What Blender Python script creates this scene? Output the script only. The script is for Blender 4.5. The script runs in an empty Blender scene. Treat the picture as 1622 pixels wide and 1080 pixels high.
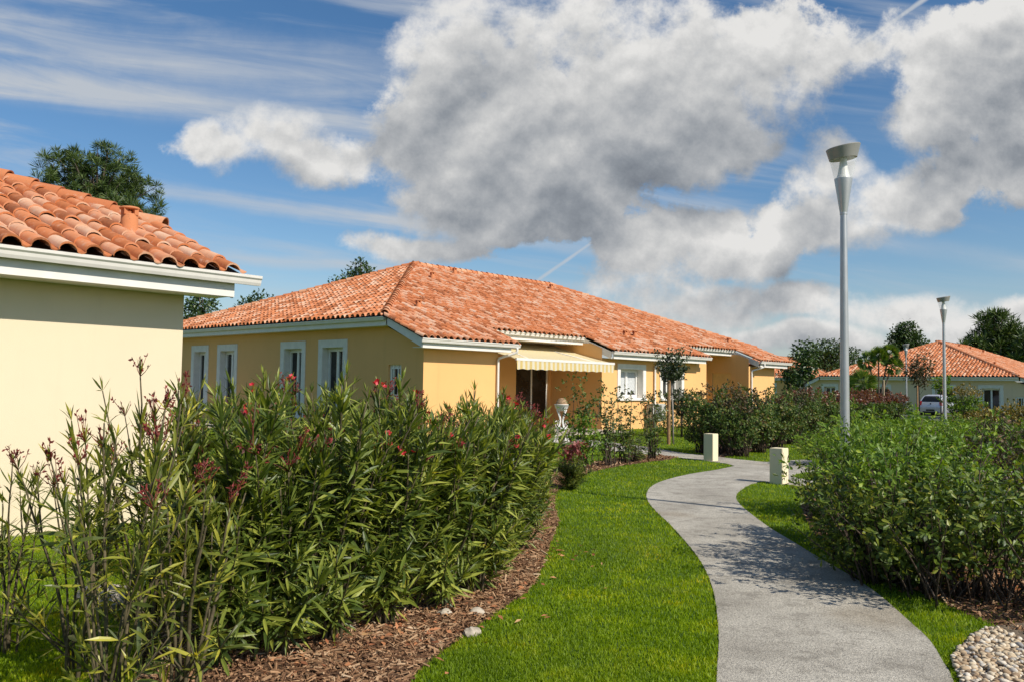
import bpy, bmesh, math, random
import numpy as np
from mathutils import Vector, Matrix
R = np.random.default_rng(7)
rad = math.radians
sc = bpy.context.scene
COL = sc.collection

# ------------------------------------------------------------------ camera
F, PIT, ROL, EYE = 1339.6, 0.05298, 0.014827, 1.65          # focal length in pixels of a 1622 wide frame
cR = np.array([0.99989, -0.000785, 0.014806]); cU = np.array([-0.014827, -0.052951, 0.998487]); cF = np.array([0, 0.998597, 0.052957])
def ray(px, py):
    return (px - 811) / F * cR + (540 - py) / F * cU + cF
def G(px, py, z=0.0):                                        # where a sight line meets the ground
    d = ray(px, py); k = (z - EYE) / d[2]
    return np.array([d[0] * k, d[1] * k, z])
def at(px, py, Y):
    d = ray(px, py); k = Y / d[1]
    return np.array([d[0] * k, Y, EYE + d[2] * k])
cam = bpy.data.cameras.new('camera'); camo = bpy.data.objects.new('camera', cam); COL.objects.link(camo)
cam.sensor_width = 36; cam.lens = F / 1622 * 36; cam.clip_start = 0.05; cam.clip_end = 3000
cF2 = np.cross(cU, cR)                                       # keep the basis orthonormal
M = Matrix(((cR[0], cU[0], -cF[0], 0), (cR[1], cU[1], -cF[1], 0), (cR[2], cU[2], -cF[2], EYE), (0, 0, 0, 1)))
camo.matrix_world = M
sc.camera = camo

# ------------------------------------------------------------------ node helpers
class S:                                                     # a socket with arithmetic
    def __init__(s, nt, sock): s.nt, s.k = nt, sock
    def _m(s, op, b=None, c=None, rev=False):
        n = s.nt.nodes.new('ShaderNodeMath'); n.operation = op
        ins = [s, b, c] if not rev else [b, s, c]
        for i, v in enumerate(ins):
            if v is None: continue
            if isinstance(v, S): s.nt.links.new(v.k, n.inputs[i])
            else: n.inputs[i].default_value = v
        return S(s.nt, n.outputs[0])
    def __add__(s, b): return s._m('ADD', b)
    def __radd__(s, b): return s._m('ADD', b)
    def __sub__(s, b): return s._m('SUBTRACT', b)
    def __rsub__(s, b): return s._m('SUBTRACT', b, rev=True)
    def __mul__(s, b): return s._m('MULTIPLY', b)
    def __rmul__(s, b): return s._m('MULTIPLY', b)
    def __truediv__(s, b): return s._m('DIVIDE', b)
    def abs(s): return s._m('ABSOLUTE')
    def max(s, b): return s._m('MAXIMUM', b)
    def min(s, b): return s._m('MINIMUM', b)
    def pow(s, b): return s._m('POWER', b)
    def clamp(s):
        n = s.nt.nodes.new('ShaderNodeClamp'); s.nt.links.new(s.k, n.inputs[0]); return S(s.nt, n.outputs[0])
    def ss(s, a, b):                                         # smoothstep
        n = s.nt.nodes.new('ShaderNodeMapRange'); n.interpolation_type = 'SMOOTHSTEP'
        s.nt.links.new(s.k, n.inputs[0]); n.inputs[1].default_value = a; n.inputs[2].default_value = b
        return S(s.nt, n.outputs[0])
def nd(nt, t, **kw):
    n = nt.nodes.new(t)
    for k, v in kw.items():
        if k.startswith('i_'):
            key = k[2:].replace('_', ' ')
            if isinstance(v, S): nt.links.new(v.k, n.inputs[key])
            else: n.inputs[key].default_value = v
        else: setattr(n, k, v)
    return n
def noise(nt, scale, detail=4, rough=0.55, vec=None, dist=0.0):
    n = nd(nt, 'ShaderNodeTexNoise', i_Scale=scale, i_Detail=detail, i_Roughness=rough, i_Distortion=dist)
    if vec is not None: nt.links.new(vec.k if isinstance(vec, S) else vec, n.inputs['Vector'])
    return n
def ramp(nt, fac, stops, interp='LINEAR'):
    n = nt.nodes.new('ShaderNodeValToRGB'); cr = n.color_ramp; cr.interpolation = interp
    while len(cr.elements) < len(stops): cr.elements.new(0.5)
    for e, (p, c) in zip(cr.elements, stops):
        e.position = p; e.color = (*c, 1)
    nt.links.new(fac.k if isinstance(fac, S) else fac, n.inputs[0])
    return n.outputs[0]
def mixc(nt, fac, a, b, mode='MIX'):
    n = nt.nodes.new('ShaderNodeMix'); n.data_type = 'RGBA'; n.blend_type = mode
    def put(i, v):
        if isinstance(v, S): nt.links.new(v.k, n.inputs[i])
        elif isinstance(v, bpy.types.NodeSocket): nt.links.new(v, n.inputs[i])
        elif isinstance(v, (tuple, list)): n.inputs[i].default_value = (*v, 1)
        else: n.inputs[i].default_value = v
    put(0, fac); put(6, a); put(7, b)
    return n.outputs[2]
def mat(name, base=(0.5, 0.5, 0.5), rough=0.6, metal=0.0, spec=0.5):
    m = bpy.data.materials.new(name); m.use_nodes = True
    b = m.node_tree.nodes['Principled BSDF']
    b.inputs['Base Color'].default_value = (*base, 1); b.inputs['Roughness'].default_value = rough
    b.inputs['Metallic'].default_value = metal; b.inputs['Specular IOR Level'].default_value = spec
    return m, m.node_tree, b
def bump(nt, b, h, strength=0.3, dist=0.01):
    n = nd(nt, 'ShaderNodeBump', i_Strength=strength, i_Distance=dist)
    nt.links.new(h.k if isinstance(h, S) else h, n.inputs['Height']); nt.links.new(n.outputs[0], b.inputs['Normal'])
def objco(nt): return nt.nodes.new('ShaderNodeTexCoord').outputs['Object']
def geo(nt): return nt.nodes.new('ShaderNodeNewGeometry')

# ------------------------------------------------------------------ materials
def leaf_mat(name, stops, transl=0.35, rough=0.42, spec=0.5, patch=0.25, dry=None):
    m, nt, b = mat(name, rough=rough, spec=spec)
    g = geo(nt)
    rnd = S(nt, g.outputs['Random Per Island'])
    n = noise(nt, 1.7, 3, vec=g.outputs['Position'])
    f = (rnd * (1 - patch) + S(nt, n.outputs[0]).ss(0.3, 0.7) * patch).clamp()
    c = ramp(nt, f, stops)
    if dry:
        d1 = S(nt, noise(nt, 0.8, 5, 0.6, vec=g.outputs['Position']).outputs[0]); d2 = S(nt, noise(nt, 0.33, 2, 0.5, vec=g.outputs['Position']).outputs[0])
        c = mixc(nt, d2.ss(0.4, 0.62) * 0.45, c, (0.15, 0.225, 0.012)); c = mixc(nt, d1.ss(0.60, 0.74) * (rnd * 0.9 + 0.1), c, dry)
    nt.links.new(c, b.inputs['Base Color'])
    t = nt.nodes.new('ShaderNodeBsdfTranslucent')
    tc = mixc(nt, 1.0, c, (1.5, 1.5, 0.6), 'MULTIPLY'); nt.links.new(tc, t.inputs[0])
    mx = nt.nodes.new('ShaderNodeMixShader'); mx.inputs[0].default_value = transl
    out = nt.nodes['Material Output']
    nt.links.new(b.outputs[0], mx.inputs[1]); nt.links.new(t.outputs[0], mx.inputs[2]); nt.links.new(mx.outputs[0], out.inputs[0])
    return m
def render_wall(name, c):
    m, nt, b = mat(name, rough=0.9, spec=0.2)
    co = objco(nt)
    a = noise(nt, 0.5, 4, vec=co); d = noise(nt, 160, 2, vec=co); st = noise(nt, 3, 5, vec=co)
    col = mixc(nt, S(nt, a.outputs[0]).ss(0.35, 0.75) * 0.35, c, tuple(x * 0.86 for x in c))
    col = mixc(nt, S(nt, st.outputs[0]).ss(0.5, 0.8) * 0.25, col, tuple(x * 0.9 for x in c))
    mp = nd(nt, 'ShaderNodeMapping'); mp.inputs['Scale'].default_value = (2.6, 2.6, 0.16); nt.links.new(co, mp.inputs[0])
    dr = noise(nt, 1.0, 6, 0.65, vec=mp.outputs[0])
    col = mixc(nt, S(nt, dr.outputs[0]).ss(0.54, 0.78) * 0.22, col, tuple(x * 0.72 for x in c))
    nt.links.new(col, b.inputs['Base Color'])
    bump(nt, b, d.outputs[0], 0.5, 0.005)
    return m
def plain(name, c, rough=0.5, var=0.12, metal=0.0, spec=0.4, scale=4):
    m, nt, b = mat(name, c, rough, metal, spec)
    n = noise(nt, scale, 4, vec=objco(nt))
    col = mixc(nt, S(nt, n.outputs[0]).ss(0.35, 0.7), tuple(x * (1 - var) for x in c), tuple(min(1, x * (1 + var)) for x in c))
    nt.links.new(col, b.inputs['Base Color'])
    return m
def tile_mat(name, stops):
    m, nt, b = mat(name, rough=0.85, spec=0.25)
    g = geo(nt); rnd = S(nt, g.outputs['Random Per Island'])
    n1 = noise(nt, 9, 5, 0.65, vec=g.outputs['Position']); n2 = noise(nt, 45, 3, vec=g.outputs['Position'])
    f = (rnd * 0.86 + S(nt, n1.outputs[0]) * 0.45 - 0.155).clamp()
    c = ramp(nt, f, stops)
    c = mixc(nt, S(nt, n1.outputs[0]).ss(0.56, 0.72) * 0.45, c, (0.56, 0.42, 0.33))
    c = mixc(nt, S(nt, n2.outputs[0]).ss(0.58, 0.75) * 0.35, c, (0.12, 0.075, 0.05))
    nt.links.new(c, b.inputs['Base Color']); bump(nt, b, n2.outputs[0], 0.3, 0.004)
    return m
TILE = tile_mat('terracotta_tile', [(0.0, (0.239, 0.086, 0.037)), (0.14, (0.368, 0.120, 0.045)), (0.32, (0.506, 0.168, 0.061)), (0.52, (0.589, 0.211, 0.086)),
                                   (0.70, (0.607, 0.284, 0.156)), (0.86, (0.644, 0.378, 0.238)), (1.0, (0.662, 0.464, 0.336))])
RIDGE = tile_mat('ridge_terracotta', [(0, (0.46, 0.15, 0.06)), (0.6, (0.55, 0.21, 0.09)), (1, (0.60, 0.36, 0.22))])
W_OCHRE = render_wall('ochre_render', (0.85, 0.478, 0.190))
W_CREAM = render_wall('cream_render', (0.765, 0.640, 0.450))
W_BEIGE = render_wall('beige_render', (0.78, 0.60, 0.41))
WHITE = plain('white_pvc', (0.78, 0.735, 0.67), 0.4, 0.04)
SURR = plain('white_surround', (0.80, 0.75, 0.68), 0.7, 0.05)
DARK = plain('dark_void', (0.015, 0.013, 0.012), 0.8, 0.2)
FRAME = plain('window_frame_white', (0.82, 0.79, 0.74), 0.3, 0.03)
CURT = plain('curtain_cloth', (0.55, 0.56, 0.56), 0.9, 0.2, scale=30)
def glass_dark(name, c=(0.018, 0.018, 0.017)):
    m, nt, b = mat(name, c, 0.06, 0, 0.5)
    n = noise(nt, 1.3, 3, vec=objco(nt))
    col = mixc(nt, S(nt, n.outputs[0]).ss(0.4, 0.65), tuple(x * 0.6 for x in c), tuple(x * 2.2 for x in c)); nt.links.new(col, b.inputs['Base Color'])
    return m
GLASS = glass_dark('window_glass')
OCHRE_TRIM = plain('ochre_paint', (0.80, 0.52, 0.2), 0.6, 0.06)
BARK = plain('bark', (0.13, 0.095, 0.07), 0.9, 0.4, scale=20)
PINEBARK = plain('pine_bark', (0.10, 0.075, 0.058), 0.9, 0.4, scale=6)
STEM = plain('oleander_stem', (0.10, 0.078, 0.040), 0.75, 0.4, scale=25)
TWIG = plain('young_twig', (0.085, 0.058, 0.04), 0.75, 0.4, scale=25)
STAKE = plain('wooden_stake', (0.30, 0.17, 0.075), 0.8, 0.25, scale=15)
OLE = leaf_mat('oleander_leaf', [(0.0, (0.032, 0.054, 0.011)), (0.36, (0.081, 0.122, 0.019)), (0.60, (0.177, 0.220, 0.033)), (0.82, (0.317, 0.348, 0.058)), (0.95, (0.439, 0.439, 0.084)), (0.985, (0.671, 0.537, 0.063)), (1.0, (0.537, 0.329, 0.084))], 0.3, 0.42, 0.4)
OLET = leaf_mat('oleander_leaf_yellowing', [(0.0, (0.045, 0.073, 0.014)), (0.4, (0.112, 0.136, 0.024)), (0.7, (0.244, 0.255, 0.036)), (0.9, (0.486, 0.438, 0.055)), (0.96, (0.852, 0.657, 0.061)), (1.0, (0.690, 0.346, 0.085))], 0.3, 0.42)
BUD = leaf_mat('oleander_bud', [(0, (0.096, 0.028, 0.018)), (0.45, (0.168, 0.028, 0.022)), (0.75, (0.300, 0.034, 0.032)), (0.92, (0.372, 0.123, 0.090)), (1, (0.408, 0.235, 0.171))], 0.25, 0.6)
REDFL = leaf_mat('red_petal', [(0, (0.42, 0.012, 0.025)), (0.6, (0.62, 0.025, 0.04)), (1, (0.72, 0.12, 0.12))], 0.3, 0.5)
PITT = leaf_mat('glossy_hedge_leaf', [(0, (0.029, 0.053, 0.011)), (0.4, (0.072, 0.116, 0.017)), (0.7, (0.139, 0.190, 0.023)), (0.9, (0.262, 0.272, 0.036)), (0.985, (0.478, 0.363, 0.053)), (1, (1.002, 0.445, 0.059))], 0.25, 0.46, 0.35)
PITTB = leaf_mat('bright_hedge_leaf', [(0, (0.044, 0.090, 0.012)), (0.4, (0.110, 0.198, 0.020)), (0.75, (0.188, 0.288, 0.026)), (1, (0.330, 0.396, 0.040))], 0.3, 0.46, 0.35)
PHOT = leaf_mat('photinia_leaf', [(0, (0.034, 0.062, 0.018)), (0.5, (0.085, 0.139, 0.029)), (0.75, (0.145, 0.186, 0.039)), (0.92, (0.221, 0.171, 0.052)), (1, (0.340, 0.186, 0.078))], 0.25, 0.5, 0.3)
PHOTR = leaf_mat('red_photinia_leaf', [(0, (0.055, 0.036, 0.022)), (0.4, (0.133, 0.048, 0.030)), (0.7, (0.221, 0.066, 0.042)), (0.9, (0.265, 0.132, 0.060)), (1, (0.309, 0.240, 0.108))], 0.25, 0.42)
DKRED = leaf_mat('dark_photinia_leaf', [(0, (0.027, 0.033, 0.018)), (0.45, (0.075, 0.068, 0.031)), (0.75, (0.128, 0.090, 0.042)), (1, (0.255, 0.135, 0.070))], 0.2, 0.52, 0.3)
YHEDGE = leaf_mat('golden_hedge_leaf', [(0, (0.060, 0.072, 0.017)), (0.4, (0.156, 0.144, 0.028)), (0.7, (0.288, 0.192, 0.039)), (1, (0.336, 0.240, 0.066))], 0.25, 0.45)
PINE = leaf_mat('pine_needle', [(0, (0.027, 0.051, 0.014)), (0.5, (0.067, 0.111, 0.022)), (0.85, (0.114, 0.162, 0.031)), (1, (0.190, 0.204, 0.042))], 0.15, 0.5)
OAK = leaf_mat('oak_leaf', [(0, (0.019, 0.042, 0.012)), (0.5, (0.045, 0.083, 0.018)), (0.85, (0.080, 0.128, 0.026)), (1, (0.128, 0.173, 0.039))], 0.2, 0.45)
BALL = leaf_mat('dark_topiary_leaf', [(0, (0.020, 0.032, 0.013)), (0.5, (0.051, 0.072, 0.027)), (0.85, (0.093, 0.120, 0.045)), (1, (0.170, 0.192, 0.090))], 0.15, 0.35)
PALM = leaf_mat('palm_leaf', [(0, (0.051, 0.097, 0.015)), (0.5, (0.101, 0.178, 0.022)), (1, (0.254, 0.275, 0.044))], 0.25, 0.4)
PALED = leaf_mat('pale_shoot_leaf', [(0, (0.05, 0.075, 0.025)), (0.5, (0.1, 0.13, 0.04)), (1, (0.22, 0.22, 0.08))], 0.3, 0.45)
GRASS = leaf_mat('grass_blade', [(0, (0.099, 0.168, 0.003)), (0.35, (0.184, 0.284, 0.004)), (0.7, (0.285, 0.377, 0.005)), (0.92, (0.437, 0.450, 0.008)), (1, (0.803, 0.503, 0.023))], 0.4, 0.5, 0.3, 0.55, dry=(0.26, 0.22, 0.07))

# ------------------------------------------------------------------ mesh helpers
class NB:                                                    # numpy mesh builder
    def __init__(s): s.v = []; s.f = []; s.mi = []; s.n = 0; s.sm = []
    def add(s, v, faces, mi=0, smooth=False):
        v = np.asarray(v, dtype=np.float64).reshape(-1, 3)
        s.v.append(v)
        for f in faces:
            f = np.asarray(f, dtype=np.int64)
            s.f.append(f + s.n); s.mi.append(np.full(len(f), mi)); s.sm.append(np.full(len(f), smooth))
        s.n += len(v)
    def poly(s, pts, mi=0):
        s.add(pts, [np.arange(len(pts))[None]], mi)
    def box(s, x0, x1, y0, y1, z0, z1, T=None, mi=0):
        v = np.array([[x, y, z] for z in (z0, z1) for y in (y0, y1) for x in (x0, x1)], float)
        if T is not None: v = T(v)
        s.add(v, [[[0, 2, 3, 1], [4, 5, 7, 6], [0, 1, 5, 4], [2, 6, 7, 3], [0, 4, 6, 2], [1, 3, 7, 5]]], mi)
    def tube(s, pts, r, n=6, mi=0, cap=True):
        pts = np.asarray(pts, float); r = np.broadcast_to(np.asarray(r, float), (len(pts),))
        t = np.gradient(pts, axis=0); t /= np.linalg.norm(t, axis=1)[:, None] + 1e-9
        ref = np.array([0.0, 0, 1]) if abs(t[0][2]) < 0.9 else np.array([1.0, 0, 0])
        a = np.cross(t, ref); a /= np.linalg.norm(a, axis=1)[:, None] + 1e-9; b = np.cross(t, a)
        th = np.linspace(0, 2 * np.pi, n, endpoint=False)
        v = pts[:, None] + r[:, None, None] * (np.cos(th)[None, :, None] * a[:, None] + np.sin(th)[None, :, None] * b[:, None])
        k = len(pts); i = np.arange(k - 1)[:, None] * n; j = np.arange(n)[None]
        q = np.stack([i + j, i + (j + 1) % n, i + n + (j + 1) % n, i + n + j], -1).reshape(-1, 4)
        fs = [q]
        if cap: fs += [np.arange(n)[None, ::-1], (np.arange(n) + (k - 1) * n)[None]]
        s.add(v.reshape(-1, 3), fs, mi, True)
    def lathe(s, prof, n=24, mi=0, c=(0, 0), T=None):
        th = np.linspace(0, 2 * np.pi, n, endpoint=False)
        v = np.array([[c[0] + r * math.cos(a), c[1] + r * math.sin(a), z] for r, z in prof for a in th])
        if T is not None: v = T(v)
        k = len(prof); i = np.arange(k - 1)[:, None] * n; j = np.arange(n)[None]
        q = np.stack([i + j, i + (j + 1) % n, i + n + (j + 1) % n, i + n + j], -1).reshape(-1, 4)
        s.add(v, [q], mi, True)
    def mesh(s, name, mats):
        me = bpy.data.meshes.new(name)
        v = np.concatenate(s.v) if s.v else np.zeros((0, 3))
        tot = np.concatenate([np.full(len(f), f.shape[1]) for f in s.f]); idx = np.concatenate([f.ravel() for f in s.f])
        me.vertices.add(len(v)); me.vertices.foreach_set('co', v.ravel().astype(np.float32))
        me.loops.add(len(idx)); me.loops.foreach_set('vertex_index', idx.astype(np.int32))
        me.polygons.add(len(tot)); st = np.concatenate([[0], np.cumsum(tot)[:-1]])
        me.polygons.foreach_set('loop_start', st.astype(np.int32)); me.polygons.foreach_set('loop_total', tot.astype(np.int32))
        me.polygons.foreach_set('material_index', np.concatenate(s.mi).astype(np.int32))
        me.polygons.foreach_set('use_smooth', np.concatenate(s.sm))
        for m in (mats if isinstance(mats, (list, tuple)) else [mats]): me.materials.append(m)
        me.update(calc_edges=True); me.validate()
        return me
    def build(s, name, mats, parent=None):
        return obj(name, s.mesh(name, mats), parent)
def obj(name, me, parent=None):
    o = bpy.data.objects.new(name, me); COL.objects.link(o)
    if parent is not None: o.parent = parent
    return o
def tag(o, label=None, cat=None, group=None, kind=None):
    for k, v in (('label', label), ('category', cat), ('group', group), ('kind', kind)):
        if v: o[k] = v
    return o
def thing(name, loc, label, cat, group=None, rz=0.0):
    o = bpy.data.objects.new(name, None); COL.objects.link(o); o.empty_display_size = 0.2
    o.location = tuple(loc); o.rotation_euler = (0, 0, rz)
    return tag(o, label, cat, group)
def copy_tree(o, parent=None):
    c = o.copy(); COL.objects.link(c)
    if parent is not None: c.parent = parent
    for ch in list(o.children): copy_tree(ch, c)
    return c
def unit(v): return v / (np.linalg.norm(v, axis=-1, keepdims=True) + 1e-12)

LEAFPROF = {'lance': ((0.28, 0.85), (0.62, 0.95)), 'oval': ((0.35, 0.95), (0.72, 1.0)), 'obov': ((0.4, 0.6), (0.75, 1.0))}
def leaves(nb, P, D, U, L, W, curl=0.15, fold=0.25, prof='lance', mi=0):
    """many leaves at once: base point, direction, upper side, length, half width; each its own island of six faces"""
    n = len(P); D = unit(D); Sd = unit(np.cross(D, U)); N = np.cross(Sd, D)
    L = np.broadcast_to(L, (n,))[:, None]; W = np.broadcast_to(W, (n,))[:, None]; curl = np.broadcast_to(curl, (n,))[:, None]
    (a, wa), (b, wb) = LEAFPROF[prof]
    def pt(t, w): return P + D * L * t + N * (-curl * L * t * t + abs(w) * fold * W) + Sd * W * w
    V = np.stack([pt(0, 0), pt(a, -wa), pt(a, 0), pt(a, wa), pt(b, -wb), pt(b, 0), pt(b, wb), pt(1, 0)], 1)
    base = (np.arange(n) * 8)[:, None]
    tri = (base[:, :, None] + np.array([[0, 2, 1], [0, 3, 2], [4, 5, 7], [5, 6, 7]])[None]).reshape(-1, 3)
    quad = (base[:, :, None] + np.array([[1, 2, 5, 4], [2, 3, 6, 5]])[None]).reshape(-1, 4)
    nb.add(V.reshape(-1, 3), [tri, quad], mi)
def cards(nb, P, D, U, L, W, mi=0, fold=0.3):
    """simple four-point folded leaves for far foliage"""
    n = len(P); D = unit(D); Sd = unit(np.cross(D, U)); N = np.cross(Sd, D)
    L = np.broadcast_to(L, (n,))[:, None]; W = np.broadcast_to(W, (n,))[:, None]
    V = np.stack([P, P + D * L * 0.55 - Sd * W + N * W * fold, P + D * L, P + D * L * 0.55 + Sd * W + N * W * fold], 1)
    base = (np.arange(n) * 4)[:, None]
    tri = (base[:, :, None] + np.array([[0, 3, 2], [0, 2, 1]])[None]).reshape(-1, 3)
    nb.add(V.reshape(-1, 3), [tri], mi)
def rdir(rng, n):
    return unit(rng.normal(size=(n, 3)))
def inpoly(x, y, poly):
    poly = np.asarray(poly)[:, :2]; inside = np.zeros(len(x), bool); j = len(poly) - 1
    for i in range(len(poly)):
        xi, yi = poly[i]; xj, yj = poly[j]
        c = ((yi > y) != (yj > y)) & (x < (xj - xi) * (y - yi) / (yj - yi + 1e-12) + xi)
        inside ^= c; j = i
    return inside
def smooth_line(pts, k=6):                                   # Catmull-Rom
    p = np.asarray(pts, float); p = np.vstack([2 * p[0] - p[1], p, 2 * p[-1] - p[-2]]); out = []
    for i in range(1, len(p) - 2):
        for t in np.linspace(0, 1, k, endpoint=False):
            a, b, c, d = p[i - 1], p[i], p[i + 1], p[i + 2]
            out.append(0.5 * (2 * b + (c - a) * t + (2 * a - 5 * b + 4 * c - d) * t * t + (3 * b - a - 3 * c + d) * t ** 3))
    out.append(p[-2]); return np.array(out)
def sheet(name, pts, m, z, thick=0.0):
    bm = bmesh.new(); vs = [bm.verts.new((p[0], p[1], z)) for p in pts]; f = bm.faces.new(vs)
    if f.normal.z < 0: f.normal_flip()
    bm.normal_update()
    if f.normal.z < 0: bmesh.ops.reverse_faces(bm, faces=[f])
    if thick:
        r = bmesh.ops.extrude_face_region(bm, geom=[f]); 
        for v in [e for e in r['geom'] if isinstance(e, bmesh.types.BMVert)]: v.co.z -= thick
        bmesh.ops.recalc_face_normals(bm, faces=bm.faces)
    bmesh.ops.triangulate(bm, faces=bm.faces)
    me = bpy.data.meshes.new(name); bm.to_mesh(me); bm.free(); me.materials.append(m)
    return obj(name, me)
#%%PART2
# ------------------------------------------------------------------ sky and sun
SUN_AZ, SUN_EL = rad(-38.0), rad(42.0)                       # azimuth measured from +X towards +Y
sdir = Vector((math.cos(SUN_AZ) * math.cos(SUN_EL), math.sin(SUN_AZ) * math.cos(SUN_EL), math.sin(SUN_EL)))
sl = bpy.data.lights.new('sun', 'SUN'); sl.energy = 4.7; sl.angle = rad(0.5); sl.color = (1.0, 0.94, 0.84)
so = bpy.data.objects.new('sun', sl); COL.objects.link(so); so.rotation_euler = (-sdir).to_track_quat('-Z', 'Y').to_euler(); so.location = (20, -20, 40)
world = bpy.data.worlds.new('World'); sc.world = world; world.use_nodes = True
nt = world.node_tree; bg = nt.nodes['Background']; bg.inputs['Strength'].default_value = 0.076
sky = nd(nt, 'ShaderNodeTexSky', sky_type='NISHITA', sun_disc=False, sun_elevation=SUN_EL, sun_rotation=math.pi / 2 - SUN_AZ, altitude=50, air_density=1.0, dust_density=0.6, ozone_density=2.5)
hs = nd(nt, 'ShaderNodeHueSaturation', i_Saturation=1.22, i_Value=1.3); nt.links.new(sky.outputs[0], hs.inputs['Color'])
tc = nt.nodes.new('ShaderNodeTexCoord'); sep = nt.nodes.new('ShaderNodeSeparateXYZ'); nt.links.new(tc.outputs['Generated'], sep.inputs[0])
dx, dy, dz = (S(nt, sep.outputs[i]) for i in range(3))
den = dy.abs().max(0.16)
gx, gz = dx / den, dz / den
def comb(a, b, c=0.0):
    n = nt.nodes.new('ShaderNodeCombineXYZ')
    for i, v in enumerate((a, b, c)):
        if isinstance(v, S): nt.links.new(v.k, n.inputs[i])
        else: n.inputs[i].default_value = v
    return n.outputs[0]
def vm(op, a, b=None, c=None, out=0):
    n = nt.nodes.new('ShaderNodeVectorMath'); n.operation = op
    for i, v in enumerate((a, b, c)):
        if v is None: continue
        if isinstance(v, bpy.types.NodeSocket): nt.links.new(v, n.inputs[i])
        else: n.inputs[i].default_value = v
    return n.outputs[out]
def gp(px, py):
    d = ray(px, py); return d[0] / d[1], d[2] / d[1]
g0 = comb(gx, gz, 0.37)
# lumps of cumulus: centre and radii in 1/1340 radians along the sky, fluffed up by noise
BL = [(850, 345, 150, 40), (700, 120, 95, 95), (760, 220, 130, 110), (830, 110, 190, 120), (880, 260, 170, 75), (1010, 90, 200, 130), (1010, 190, 190, 90), (1180, 90, 190, 105), (1320, 95, 95, 55),
      (720, 320, 100, 55), (950, 310, 110, 50),
      (1540, 105, 120, 90), (1590, 60, 110, 70), (1500, 185, 120, 60), (1610, 190, 120, 60),
      (1285, 275, 62, 62), (1300, 345, 120, 55), (1420, 320, 165, 48), (1570, 285, 140, 58),
      (1090, 345, 88, 48), (1040, 405, 100, 55), (1150, 405, 120, 50), (1000, 450, 110, 45),
      (430, 215, 88, 46), (505, 240, 98, 46), (322, 236, 62, 42), (655, 388, 110, 26), 
      (1220, 478, 150, 34), (1090, 490, 150, 36), (1400, 500, 120, 38), (1530, 520, 110, 34), (1600, 505, 80, 34), (1290, 545, 220, 26), (1000, 520, 120, 32)]
def fbm(vec, sc_=7.0, det=8, ro=0.66, dist=0.0):
    return S(nt, noise(nt, sc_, det, ro, vec=vec, dist=dist).outputs[0])
wn = noise(nt, 5.0, 2, 0.5, vec=g0)
warp = vm('MULTIPLY_ADD', wn.outputs['Color'], (0.12, 0.09, 0), (-0.06, -0.045, 0))
gw = vm('ADD', g0, warp)
def blobs(vec):
    d = None
    for (px, py, rx, ry) in BL:
        k_ = (1.17 if px < 1080 else 1.07) if rx > 60 else 1.05; cx, cz = gp(px, py); ix, iz = F / (rx * k_), F / (ry * k_)
        q = vm('MULTIPLY_ADD', vec, (ix, iz, 0), (-cx * ix, -cz * iz, 0))
        r = S(nt, vm('DOT_PRODUCT', q, q, out=1))
        if d is None: d = r
        else:
            n = nt.nodes.new('ShaderNodeMath'); n.operation = 'SMOOTH_MIN'; nt.links.new(d.k, n.inputs[0]); nt.links.new(r.k, n.inputs[1]); n.inputs[2].default_value = 0.5; d = S(nt, n.outputs[0])
    return 1.0 - d.min(3.5)
f1 = fbm(g0); m1 = blobs(gw); m2 = blobs(vm('ADD', gw, (-0.006, 0.06, 0)))
f2 = fbm(vm('ADD', g0, (-0.002, 0.012, 0)))
f3 = fbm(vm('ADD', g0, (-0.008, 0.04, 0)), 7.0, 3, 0.5); f0 = fbm(g0, 7.0, 3, 0.5)
fine = fbm(g0, 24.0, 6, 0.65)
mid_ = fbm(vm('ADD', g0, (5.2, 2.3, 0)), 15.0, 5, 0.6)
D1 = m1.max(-2.0) + (f1 - 0.5) * 3.0 + (mid_ - 0.5) * 1.7 + (fine - 0.5) * 0.9
soft = S(nt, noise(nt, 3.0, 2, 0.5, vec=vm('ADD', g0, (3.1, 1.7, 0))).outputs[0])
ahead = dy.ss(-0.12, 0.18)                                   # clouds left out behind the camera, to dim the fill on shaded walls
alpha = ((D1 + 0.15) / (soft.ss(0.4, 0.65) * 0.9 + 0.28)).clamp().ss(0.0, 1.0) * ahead
thick = D1.ss(0.1, 1.5)
lum = ((m1 - m2).max(-0.7).min(0.75) * 0.42 + (f1 - f2) * 1.5 + (f0 - f3) * 1.2 + (mid_ - 0.5) * 0.25 + 0.68 - thick * 0.22 + (soft - 0.5) * 0.6).clamp()
ccol = ramp(nt, lum, [(0.0, (2.0, 2.25, 2.65)), (0.28, (3.3, 3.6, 4.0)), (0.52, (5.0, 5.2, 5.45)), (0.76, (7.0, 7.05, 7.05)), (1.0, (9.3, 9.2, 9.0))])
# high streaky cirrus
cv = vm('MULTIPLY', vm('ADD', g0, vm('MULTIPLY_ADD', comb(gz, gx, 0.0), (0.0, 0.14, 0), (0, 0, 0))), (1.6, 13.0, 1.0))
ci = S(nt, noise(nt, 1.7, 6, 0.6, vec=cv, dist=0.6).outputs[0])
cbig = S(nt, noise(nt, 2.2, 2, 0.5, vec=g0).outputs[0])
def line(p, q, w, soft, edge=0.02, wob=0.0):
    (ax, az), (bx, bz) = gp(*p), gp(*q); L = math.hypot(bx - ax, bz - az); ux, uz = (bx - ax) / L, (bz - az) / L
    px_, pz_ = gx - ax, gz - az
    al = px_ * ux + pz_ * uz; di = (pz_ * ux - px_ * uz)
    if wob: di = di + (f1 - 0.5) * wob
    di = di.abs()
    return (1.0 - di.ss(w / F * (1 - soft), w / F)) * al.ss(-edge, edge) * (1.0 - al.ss(L - edge, L + edge))
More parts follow.
